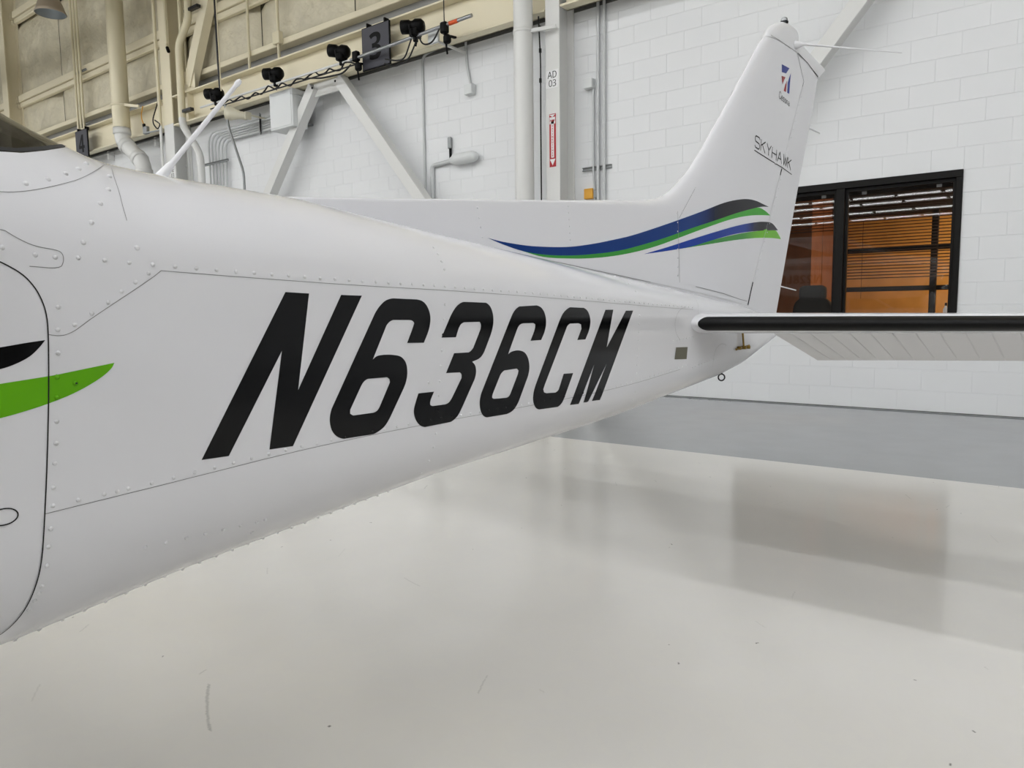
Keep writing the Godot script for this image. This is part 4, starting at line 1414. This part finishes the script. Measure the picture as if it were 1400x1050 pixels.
	put("screw", rivet_row(on_body, [Vector2(0.082, -0.1005), Vector2(0.057, -0.089), Vector2(0.055, -0.12)], 0.0042), mats.lime, lm, "stuff")
	put("screw_slot", print_on(on_body, PackedVector2Array([Vector2(0.0805, -0.0993), Vector2(0.0835, -0.0993), Vector2(0.0835, -0.1017), Vector2(0.0805, -0.1017)]), 0.0039), mats.gap, lm)
	# placard, tie-down ring, whip antenna
	put("placard", print_on(on_body, PackedVector2Array([Vector2(2.326, -0.152), Vector2(2.445, -0.156), Vector2(2.435, -0.206), Vector2(2.313, -0.2)]), 0.0012), mats.placard, ac)
	var st := begin()
	var path := PackedVector3Array()
	for i in 25:
		var a := TAU * i / 24
		path.append(craft(2.962 + 0.009 * sin(a), 0.012 * sin(a) + 0.075, -0.328 + 0.016 * cos(a)))
	tube(st, path, 0.0035, 8)
	rod(st, craft(2.962, 0.075, -0.28), craft(2.962, 0.075, -0.312), 0.005)
	put("tie_down_ring", done(st), mats.dark_steel, ac)
	st = begin()
	var a0 := craft(0.392, 0, 0.293)
	var a1 := craft(0.596, 0, 0.551)
	lathe(st, a0, a1 - a0, [Vector2(0.0155, -0.01), Vector2(0.0135, 0.0), Vector2(0.0092, 0.045), Vector2(0.0064, 0.058), Vector2(0.0058, 0.10), Vector2(0.005, 0.314), Vector2(0.0066, 0.318), Vector2(0.0066, 0.326), Vector2(0.0045, 0.332), Vector2(0, 0.333)], 16)
	put("whip_antenna", done(st), mats.aircraft_cap, ac)

# a plate with thickness between a leading and a trailing outline, both sides and round the front
func plate(rows_in: Array, thick: Callable, fine := 3) -> ArrayMesh:
	var rows := []
	for i in rows_in.size() - 1:
		for k in fine if i < rows_in.size() - 2 else fine + 1:
			var t := float(k) / fine
			var f: Vector2 = rows_in[i][0].lerp(rows_in[i + 1][0], t)
			var a: Vector2 = rows_in[i][1].lerp(rows_in[i + 1][1], t)
			var v := (i + t) / (rows_in.size() - 1.0)
			var near := []
			for j in 22:
				var u := pow(j / 21.0, 2.2)
				var p := f.lerp(a, u)
				near.append([p, thick.call(p, (p - f).length(), v)])
			var r := PackedVector3Array()
			for j in range(21, -1, -1): r.append(craft(near[j][0].x, near[j][1], near[j][0].y))
			for j in range(1, 22): r.append(craft(near[j][0].x, -near[j][1], near[j][0].y))
			rows.append(r)
	return sheet(rows, false)

func round_front(d: float, r: float) -> float:
	var k := 1.0 - minf(1.0, d / r)
	return sqrt(maxf(0.0, 1.0 - k * k))

func build_tail(ac: Node3D) -> void:
	var f := [Vector2(0.40, 0.285), Vector2(0.663, 0.292), Vector2(0.95, 0.318), Vector2(1.221, 0.344), Vector2(1.551, 0.375), Vector2(1.9, 0.41), Vector2(2.2, 0.442), Vector2(2.374, 0.459), Vector2(2.45, 0.472), Vector2(2.522, 0.492), Vector2(2.58, 0.52), Vector2(2.646, 0.559), Vector2(2.744, 0.627), Vector2(2.88, 0.752), Vector2(3.173, 1.05), Vector2(3.39, 1.28), Vector2(3.47, 1.366), Vector2(3.532, 1.42)]
	var ya := [-0.06, 0.0, 0.03, 0.06, 0.09, 0.12, 0.15, 0.18, 0.22, 0.27, 0.32, 0.37, 0.45, 0.58, 0.90, 1.15, 1.30]
	var rows := []
	for i in ya.size(): rows.append([f[i], Vector2(look_up(HINGE, ya[i]) - 0.001, ya[i])])
	rows.append([f[17], Vector2(3.928, 1.432)])
	var th := func(p: Vector2, d: float, _v: float) -> float: return fin_half(minf(p.x, look_up(HINGE, p.y)), p.y) * round_front(d, lerpf(0.04, 0.13, smoothstep(1.6, 3.0, p.x)))
	var fin := put("vertical_fin", plate(rows, th), mats.aircraft_white, ac)
	var cap := func(p: Vector2, d: float, v: float) -> float: return fin_half(minf(p.x, look_up(HINGE, p.y)), p.y) * round_front(d, 0.13) * sqrt(maxf(0.0, 1.0 - pow(maxf(0.0, v - 0.2) / 0.8, 2.5)))
	rows = [[Vector2(3.535, 1.4225), Vector2(3.928, 1.4355)], [Vector2(3.57, 1.463), Vector2(3.945, 1.475)], [Vector2(3.62, 1.499), Vector2(3.952, 1.508)], [Vector2(3.69, 1.533), Vector2(3.95, 1.535)], [Vector2(3.76, 1.557), Vector2(3.925, 1.556)], [Vector2(3.82, 1.568), Vector2(3.87, 1.568)]]
	put("fin_tip", plate(rows, cap, 4), mats.aircraft_cap, fin)
	# rudder with its balance horn
	rows = []
	for y in [-0.1, -0.05, 0.05, 0.25, 0.5, 0.75, 1.0, 1.2, 1.295]: rows.append([Vector2(look_up(HINGE, y) + 0.001, y), Vector2(look_up(TRAIL, y), y)])
	rows.append_array([[Vector2(3.99, 1.368), Vector2(4.312, 1.36)], [Vector2(3.938, 1.433), Vector2(4.327, 1.39)]])
	var rt := func(p: Vector2, d: float, _v: float) -> float:
		var base := fin_half(maxf(p.x, look_up(HINGE, p.y)), p.y)
		return base * round_front(d, 0.005 if p.y < 1.3 else 0.03)
	var rud := put("rudder", plate(rows, rt), mats.aircraft_white, ac)
	rows = [[Vector2(3.94, 1.4365), Vector2(4.329, 1.393)], [Vector2(3.955, 1.475), Vector2(4.39, 1.43)], [Vector2(3.972, 1.50), Vector2(4.435, 1.455)], [Vector2(4.0, 1.51), Vector2(4.43, 1.466)]]
	var rc := func(p: Vector2, d: float, v: float) -> float:
		return lerpf(0.024, 0.006, clampf((p.x - 3.94) / 0.48, 0, 1)) * round_front(d, 0.05) * sqrt(maxf(0.0, 1.0 - pow(maxf(0.0, v - 0.3) / 0.7, 2.5)))
	put("rudder_tip", plate(rows, rc, 4), mats.aircraft_cap, rud)
	# seams and gaps on the port side
	put("hinge_gap", ribbon(on_fin, [Vector2(look_up(HINGE, 0.02), 0.02), Vector2(look_up(HINGE, 0.14), 0.14)], 0.012, 0.0012), mats.gap, fin)
	put("hinge_gap", ribbon(on_fin, [Vector2(look_up(HINGE, 0.733), 0.733), Vector2(look_up(HINGE, 0.77), 0.77)], 0.01, 0.0012), mats.gap, fin)
	put("hinge_seam", ribbon(on_fin, [Vector2(look_up(HINGE, 0.14), 0.14), Vector2(look_up(HINGE, 1.29), 1.29)], 0.002, 0.0006), mats.faint_seam, fin)
	put("horn_gap", ribbon(on_fin, [Vector2(4.03, 1.27), Vector2(4.05, 1.30), Vector2(3.99, 1.37), Vector2(3.934, 1.434)], 0.004, 0.0012), mats.gap, fin)
	for line in [[Vector2(3.545, 1.4235), Vector2(3.93, 1.4345)], [Vector2(2.589, 0.43), Vector2(2.593, 0.36), Vector2(2.608, 0.12)], [Vector2(2.60, 0.40), Vector2(2.745, 0.55)]]:
		put("panel_seam", ribbon(on_fin, line, 0.0022, 0.0012), mats.seam, fin)
	var foot := []
	for k in 24: foot.append(Vector2(1.2 + 0.09 * k, soft(TOP, 1.2 + 0.09 * k) + 0.004))
	put("foot_seam", ribbon(on_fin, foot, 0.0035, 0.0015), mats.faint_seam, fin)
	put("foot_seam", ribbon(on_fin, foot.slice(4, 14), 0.0022, 0.0019), mats.seam, fin)
	put("foot_seam", ribbon(on_fin, [Vector2(2.75, 0.105), Vector2(3.05, 0.075), Vector2(3.22, 0.052), Vector2(3.33, 0.04)], 0.003, 0.0015), mats.seam, fin)
	put("cap_gap", ribbon(on_fin, [Vector2(3.945, 1.434), Vector2(4.32, 1.392)], 0.004, 0.0014), mats.gap, rud)
	var rv := along(Vector2(2.592, 0.15), Vector2(2.588, 0.42), 8) + along(Vector2(1.39, 0.24), Vector2(1.37, 0.33), 4) + along(Vector2(1.84, 0.26), Vector2(1.83, 0.38), 6) + along(Vector2(2.63, 0.43), Vector2(2.74, 0.545), 5)
	put("rivets", rivet_row(on_fin, rv, 0.0036), mats.aircraft_white, fin, "stuff")
	rv = []
	for i in 22: rv.append(Vector2(look_up(HINGE, 0.16 + i * 0.05) + 0.025, 0.16 + i * 0.05))
	put("rivets", rivet_row(on_fin, rv, 0.0036), mats.aircraft_white, rud, "stuff")
	# stripes: blue goes to black; lime end of short green is painted reflected light
	var dark := func(p: Vector2) -> Color: return Color(0.005, 0.036, 0.185).lerp(Color(0.007, 0.007, 0.011), smoothstep(2.72, 3.0, p.x))
	var bright := func(p: Vector2) -> Color: return Color(0.005, 0.042, 0.31).lerp(Color(0.005, 0.004, 0.009), smoothstep(3.25, 3.45, p.x))
	var green := func(p: Vector2) -> Color: return Color(0.045, 0.29, 0.045).lerp(Color(0.05, 0.36, 0.03), smoothstep(2.2, 3.5, p.x))
	var lime := func(p: Vector2) -> Color: return Color(0.045, 0.26, 0.045).lerp(Color(0.16, 0.5, 0.02), smoothstep(3.2, 3.55, p.x))
	for q in [["blue_stripe", dark, "long blue stripe turning black towards the rudder", 0.0008], ["green_stripe", green, "long green stripe under the blue one", 0.0006], ["small_blue_stripe", bright, "short blue stripe ending black on the rudder", 0.0008], ["small_green_stripe", lime, "short green stripe with reflected light painted lime into its rudder end", 0.0006]]:
		var o := put("stripe", print_on(on_fin, outline(PRINT[q[0]], 70.0), q[3], q[1], PackedVector2Array(), Vector2(0.06, 0.05)), mats.stripe, fin)
		o.set_meta("label", q[2])
	# emblem and lettering
	for q in [["logo_blue", [Vector2(3.706, 1.316), Vector2(3.822, 1.322), Vector2(3.774, 1.283), Vector2(3.712, 1.276)]], ["logo_blue", [Vector2(3.846, 1.303), Vector2(3.832, 1.187), Vector2(3.801, 1.187), Vector2(3.803, 1.24), Vector2(3.825, 1.275)]], ["logo_red", [Vector2(3.71, 1.256), Vector2(3.768, 1.262), Vector2(3.742, 1.235), Vector2(3.727, 1.213)]], ["logo_red", [Vector2(3.79, 1.25), Vector2(3.782, 1.186), Vector2(3.748, 1.186), Vector2(3.768, 1.222)]]]:
		put("emblem", print_on(on_fin, PackedVector2Array(q[1]), 0.0008), mats[q[0]], fin)
	var small := {
		"C": [[1, 0.75, 0.75, 1, 0.3, 1, 0, 0.7, 0, 0.3, 0.3, 0, 0.75, 0, 1, 0.25]],
		"e": [[0.05, 0.34, 0.95, 0.34, 0.9, 0.55, 0.5, 0.66, 0.1, 0.5, 0.05, 0.2, 0.3, 0, 0.9, 0.05]],
		"s": [[0.9, 0.58, 0.5, 0.66, 0.15, 0.52, 0.4, 0.36, 0.8, 0.28, 0.85, 0.1, 0.5, 0, 0.1, 0.06]],
		"n": [[0.1, 0, 0.1, 0.65], [0.1, 0.5, 0.5, 0.66, 0.85, 0.5, 0.85, 0]],
		"a": [[0.2, 0.56, 0.55, 0.66, 0.85, 0.5, 0.85, 0], [0.85, 0.36, 0.4, 0.36, 0.12, 0.18, 0.35, 0, 0.85, 0.16]],
	}
	var maker := "Cessna"
	for i in 6:
		var o3 := Vector2(3.682, 1.135) + Vector2(0.026 * i + (0.006 if i else 0.0), -0.0025 * i)
		for line in small[maker[i]]:
			var pts := []
			for k in range(0, line.size(), 2): pts.append(o3 + Vector2(0.023 if i else 0.028, -0.0022) * line[k] + Vector2(0.003, 0.036) * line[k + 1])
			put("maker_lettering", ribbon(on_fin, pts, 0.0042, 0.001, 0.01), mats.gap, fin)
	var strokes := {
		"S": [[1, 0.85, 0.85, 1, 0.15, 1, 0, 0.85, 0, 0.65, 0.15, 0.52, 0.85, 0.48, 1, 0.35, 1, 0.15, 0.85, 0, 0.15, 0, 0, 0.15]],
		"K": [[0, 0, 0, 1], [0.95, 1, 0.05, 0.48], [0.3, 0.62, 1, 0]],
		"Y": [[0, 1, 0.5, 0.48, 1, 1], [0.5, 0.48, 0.5, 0]],
		"H": [[0, 0, 0, 1], [1, 0, 1, 1], [0, 0.5, 1, 0.5]],
		"A": [[0, 0, 0.5, 1, 1, 0], [0.22, 0.36, 0.78, 0.36]],
		"W": [[0, 1, 0.27, 0, 0.5, 0.85, 0.73, 0, 1, 1]],
	}
	var name_text := "SKYHAWK"
	var s0 := Vector2(3.372, 0.828)
	var run := Vector2(0.551, -0.0465)
	for i in 7:
		var o2 := s0 + run * (i / 7.0)
		var wide := run * (0.112 if name_text[i] != "W" else 0.125)
		for line in strokes[name_text[i]]:
			var pts := []
			for k in range(0, line.size(), 2): pts.append(o2 + wide * line[k] + Vector2(0.006, 0.058) * line[k + 1])
			put("lettering", ribbon(on_fin, pts, 0.0062, 0.001, 0.01), mats.gap, fin)
	put("underline", ribbon(on_fin, [Vector2(3.368, 0.81), Vector2(3.65, 0.787), Vector2(3.66, 0.781), Vector2(3.672, 0.785), Vector2(3.929, 0.763)], 0.005, 0.001), mats.gap, fin)
	# beacon, whisker antennas, static wicks
	var bc := begin()
	lathe(bc, craft(3.80, 0, 1.562), Vector3.UP, [Vector2(0.022, 0), Vector2(0.022, 0.008), Vector2(0.019, 0.01)], 20)
	var base := put("beacon", done(bc), mats.dark_steel, ac)
	bc = begin()
	lathe(bc, craft(3.80, 0, 1.571), Vector3.UP, [Vector2(0.018, 0), Vector2(0.0185, 0.008), Vector2(0.015, 0.017), Vector2(0.008, 0.022), Vector2(0, 0.023)], 20)
	put("beacon_dome", done(bc), mats.steel, base)
	for sd in [1.0, -1.0]:
		var wst := begin()
		var root := craft(3.90, 0.026 * sd, 1.468)
		lathe(wst, root - Vector3(0.012 * sd, 0, 0), Vector3(sd, -0.1, -0.3), [Vector2(0.02, 0), Vector2(0.024, 0.012), Vector2(0.018, 0.03), Vector2(0.01, 0.05), Vector2(0.007, 0.07), Vector2(0, 0.07)], 14)
		rod(wst, root + Vector3(0.03 * sd, -0.003, -0.01), craft(4.2, 0.494 * sd, 1.385), 0.0062, 8, 0.003)
		put("whisker_antenna", done(wst), mats.aircraft_cap, ac)
	for q in [[Vector3(3.82, 0, 0.128), Vector3(3.99, 0.03, 0.105)], [Vector3(4.21, 0, 1.073), Vector3(4.36, 0.01, 1.066)]]:
		var wk := begin()
		rod(wk, craft(q[0].x, q[0].y, q[0].z), craft(q[1].x, q[1].y, q[1].z), 0.0045, 8, 0.003)
		put("static_wick", done(wk), mats.aircraft_cap, rud)

func stab_thick(l: float) -> float:
	return lerpf(0.045, 0.034, (l - 0.17) / 1.15)

func stab_front(l: float) -> float:
	return 2.48 + 0.105 * (l - 0.17)

func build_stabilisers(ac: Node3D) -> void:
	for side in [1.0, -1.0]:
		var hinge := 3.08
		var rows := []
		for i in 33:
			var l := lerpf(0.06, 1.73, i / 32.0)
			var t := stab_thick(l)
			if l > 1.66: t *= sqrt(maxf(0.02, 1.0 - pow((l - 1.66) / 0.07, 2)))
			var r := PackedVector3Array()
			var c := hinge - stab_front(l)
			for k in range(-16, 17):
				var d := c * pow(absf(k) / 16.0, 2.0)
				var h := t * round_front(d, 0.15) * lerpf(1.0, 0.62, smoothstep(0.35 * c, c, d))
				r.append(craft(stab_front(l) + d, l * side, -0.06 + h * (1.0 if k > 0 else -1.0)))
			rows.append(r)
		var stab := put("horizontal_stabilizer", sheet(rows, false), mats.aircraft_white, ac)
		var spar_a := PackedVector3Array()
		var spar_b := PackedVector3Array()
		for r in rows:
			spar_a.append(r[0])
			spar_b.append(r[-1])
		put("rear_spar", sheet([spar_a, spar_b], false, Vector3(0, 0, -1)), mats.aircraft_cap, stab)
		# black abrasion boot round the leading edge
		rows = []
		for i in 60:
			var l := 0.2 + 1.48 * pow(i / 59.0, 1.7)
			var t := stab_thick(l) + 0.0016
			var reach := deg_to_rad(lerpf(39.0, 47.0, (l - 0.2) / 1.2)) * round_front(l - 0.2 + 0.0004, 0.028)
			var r := PackedVector3Array()
			for k in 13:
				var a := lerpf(-reach, reach, k / 12.0)
				r.append(craft(stab_front(l) - 0.0016 + 0.15 * (1.0 - cos(a)), l * side, -0.06 + t * sin(a)))
			rows.append(r)
		put("abrasion_boot", sheet(rows, false, Vector3(0, 0, 1)), mats.boot_rubber, stab)
		# drooping elevator with beaded skins
		var droop := deg_to_rad(22.5)
		var ls := []
		var l0 := 0.22
		while l0 < 1.70:
			ls.append_array([[l0, 0.0], [l0 + 0.084, 0.0], [l0 + 0.086, 0.006], [l0 + 0.090, 0.006]])
			l0 += 0.092
		rows = []
		for q in ls:
			var l: float = minf(q[0], 1.72)
			var chord := lerpf(0.56, 0.44, (l - 0.22) / 1.3)
			var r := PackedVector3Array()
			for k in range(-14, 15):
				var u := pow(absf(k) / 14.0, 1.4)
				var h := lerpf(stab_thick(l) * 0.62, 0.0012, u) * round_front(u * chord, 0.03)
				var v: float = (h - q[1] * (0.0 if u < 0.06 else 1.0 - u * 0.6)) * (1.0 if k > 0 else -1.0)
				var lat := l + 0.08 * u * maxf(0.0, 1.0 - (l - 0.22) / 0.5)
				r.append(craft(hinge + 0.012 + u * chord * cos(droop) + v * sin(droop), lat * side, -0.06 - u * chord * sin(droop) + v * cos(droop)))
			rows.append(r)
		var el := put("elevator", sheet(rows, false), mats.aircraft_white, ac)
		for e in [0, rows.size() - 1]:
			var edge: PackedVector3Array = rows[e]
			var mid := PackedVector3Array()
			for k in edge.size(): mid.append((edge[k] + edge[edge.size() - 1 - k]) * 0.5)
			put("end_rib", sheet([edge, mid], false, Vector3(-side if e == 0 else side, 0, 0)), mats.aircraft_cap, el)
	# brass control horn under the port stabilizer
	var st := begin()
	bar(st, craft(3.10, 0.115, -0.11), craft(3.115, 0.115, -0.185), 0.01, 0.008, Vector3(1, 0, 0), 0.002)
	bar(st, craft(3.03, 0.115, -0.196), craft(3.18, 0.115, -0.182), 0.009, 0.007, Vector3(1, 0, 0), 0.002)
	for s in [3.06, 3.115, 3.16]:
		lathe(st, craft(s, 0.105, -0.19), Vector3.RIGHT, [Vector2(0, 0), Vector2(0.009, 0), Vector2(0.009, 0.022), Vector2(0, 0.022)], 6)
	put("control_horn", done(st), mats.brass, ac)

# forward of the frame: wing, struts, wheels, so that the aircraft stands on the floor and shades it
func build_forward(ac: Node3D) -> void:
	for side in [1.0, -1.0]:
		var rows := []
		for i in 13:
			var l := 0.3 + 5.2 * i / 12.0
			var c := 1.6 if l < 2.9 else lerpf(1.6, 1.15, (l - 2.9) / 2.6)
			var r := PackedVector3Array()
			for k in range(-12, 13):
				var u := pow(absf(k) / 12.0, 1.6)
				var h: float = c * (0.075 if k > 0 else 0.035) * round_front(u, 0.3) * (1.0 - smoothstep(0.3, 1.0, u) * 0.97)
				r.append(craft(-2.6 + u * c, l * side, 0.93 + 0.03 * l + (h if k > 0 else -h)))
			rows.append(r)
		put("wing", sheet(rows, true), mats.aircraft_white, ac)
		var st := begin()
		bar(st, craft(-1.9, 0.45 * side, -0.45), craft(-2.0, 2.6 * side, 0.95), 0.09, 0.03, Vector3(0, 0.5, 0.2))
		put("wing_strut", done(st), mats.aircraft_white, ac)
		st = begin()
		tube(st, PackedVector3Array([craft(-1.35, 0.3 * side, -0.58), craft(-1.35, 0.8 * side, -0.78), craft(-1.35, 1.15 * side, -0.95)]), 0.035, 10)
		put("landing_leg", done(st), mats.aircraft_white, ac)
		st = begin()
		lathe(st, craft(-1.35, 1.12 * side, -0.94), Vector3(side, 0, 0), [Vector2(0.07, 0), Vector2(0.17, 0.0), Vector2(0.205, 0.03), Vector2(0.21, 0.075), Vector2(0.205, 0.12), Vector2(0.17, 0.15), Vector2(0.07, 0.15), Vector2(0, 0.14)], 28)
		put("wheel", done(st), mats.boot_rubber, ac)
	var st := begin()
	rod(st, craft(-3.9, 0, -0.5), craft(-3.95, 0, -0.95), 0.03)
	put("landing_leg", done(st), mats.aircraft_white, ac)
	st = begin()
	lathe(st, craft(-3.95, -0.065, -0.97), Vector3.RIGHT, [Vector2(0.06, 0), Vector2(0.15, 0.0), Vector2(0.178, 0.03), Vector2(0.18, 0.065), Vector2(0.178, 0.1), Vector2(0.15, 0.13), Vector2(0.06, 0.13), Vector2(0, 0.12)], 24)
	put("wheel", done(st), mats.boot_rubber, ac)

# print on the skin: station and height pairs in millimetres
const PRINT := {
	"letter_n": [469, 44, 525, 42, 489, -150, 607, 40, 664, 39, 471, -261, 417, -259, 455, -70, 331, -257, 278, -255],
	"six_a": [854, -71, 798, -69, 820, -30, 823, -23, 817, -18, 805, -16, 755, -15, 744, -19, 734, -27, 690, -101, 701, -95, 713, -93, 755, -95, 778, -101, 792, -115, 796, -137, 791, -159, 782, -175, 736, -238, 719, -255, 703, -263, 684, -268, 601, -266, 585, -260, 572, -248, 566, -234, 565, -216, 571, -197, 700, 0, 716, 17, 734, 29, 757, 34, 835, 32, 857, 26, 872, 11, 879, -10, 875, -34, 869, -47],
	"six_a_hole": [674, -143, 730, -144, 738, -149, 739, -157, 705, -210, 697, -217, 686, -220, 629, -219, 620, -214, 621, -205, 654, -156, 662, -148],
	"three": [917, -61, 950, -12, 964, 5, 981, 19, 1004, 27, 1095, 25, 1114, 14, 1125, -8, 1125, -32, 1113, -61, 1085, -104, 1068, -119, 1034, -128, 1045, -138, 1049, -154, 1042, -175, 990, -243, 970, -264, 944, -275, 851, -275, 833, -268, 819, -252, 814, -232, 821, -211, 831, -191, 886, -192, 871, -216, 871, -223, 879, -227, 925, -228, 940, -224, 954, -211, 989, -168, 990, -158, 983, -152, 931, -150, 963, -102, 1020, -103, 1039, -92, 1070, -45, 1072, -32, 1067, -25, 1004, -25, 989, -32, 971, -62],
	"six_b": [1354, -84, 1299, -84, 1323, -47, 1324, -37, 1312, -33, 1263, -33, 1245, -38, 1232, -52, 1190, -117, 1206, -111, 1248, -110, 1273, -119, 1288, -138, 1292, -164, 1284, -187, 1238, -254, 1214, -275, 1180, -284, 1091, -282, 1074, -274, 1063, -255, 1062, -235, 1069, -214, 1201, -22, 1220, 1, 1246, 15, 1332, 18, 1360, 9, 1377, -11, 1381, -35, 1373, -59],
	"six_b_hole": [1172, -161, 1229, -160, 1238, -166, 1235, -176, 1198, -229, 1189, -236, 1176, -238, 1123, -235, 1115, -231, 1118, -221, 1153, -172],
	"letter_c": [1610, -92, 1559, -92, 1585, -57, 1582, -43, 1565, -39, 1516, -39, 1498, -48, 1371, -219, 1363, -232, 1367, -241, 1380, -245, 1428, -248, 1448, -240, 1477, -194, 1533, -196, 1485, -263, 1466, -284, 1441, -294, 1341, -290, 1322, -282, 1310, -263, 1311, -240, 1323, -215, 1453, -31, 1476, -6, 1516, 12, 1599, 10, 1627, -3, 1642, -31, 1636, -57],
	"letter_m": [1742, 3, 1797, 3, 1751, -125, 1890, -1, 1946, -1, 1706, -301, 1652, -298, 1751, -180, 1628, -297, 1598, -297, 1666, -177, 1568, -299, 1514, -296],
	"black_swoosh": [45, -33, 23, -56, -15, -72, -13, -41],
	"green_swoosh": [141, -74, 131, -85, 110, -100, 78, -115, 42, -128, -20, -142, -17, -93, 54, -86],
	"blue_stripe": [1411, 239, 1469, 232, 1530, 228, 1607, 225, 1687, 226, 1764, 229, 1845, 235, 1930, 246, 2018, 260, 2111, 277, 2209, 296, 2312, 320, 2420, 347, 2612, 397, 2824, 454, 3031, 511, 3181, 541, 3313, 558, 3424, 560, 3527, 552, 3587, 547, 3498, 539, 3412, 524, 3158, 472, 2916, 414, 2696, 362, 2496, 311, 2312, 269, 2144, 236, 1988, 216, 1845, 203, 1686, 199, 1577, 206, 1485, 222],
	"green_stripe": [1577, 206, 1686, 199, 1845, 203, 1988, 216, 2144, 236, 2312, 269, 2496, 311, 2696, 362, 2916, 414, 3158, 472, 3455, 530, 3543, 521, 3611, 503, 3500, 495, 3317, 475, 3108, 439, 2826, 373, 2614, 319, 2421, 270, 2243, 234, 2080, 210, 1929, 196, 1845, 192, 1686, 191],
	"small_blue_stripe": [2321, 231, 2496, 268, 2697, 313, 2917, 361, 3160, 410, 3374, 445, 3546, 464, 3654, 463, 3744, 435, 3432, 407, 3162, 372, 2919, 327, 2698, 282, 2497, 253],
	"small_green_stripe": [2595, 266, 2919, 327, 3162, 369, 3432, 406, 3703, 432, 3768, 409, 3802, 390, 3705, 388, 3434, 371, 3163, 342, 2919, 310],
}
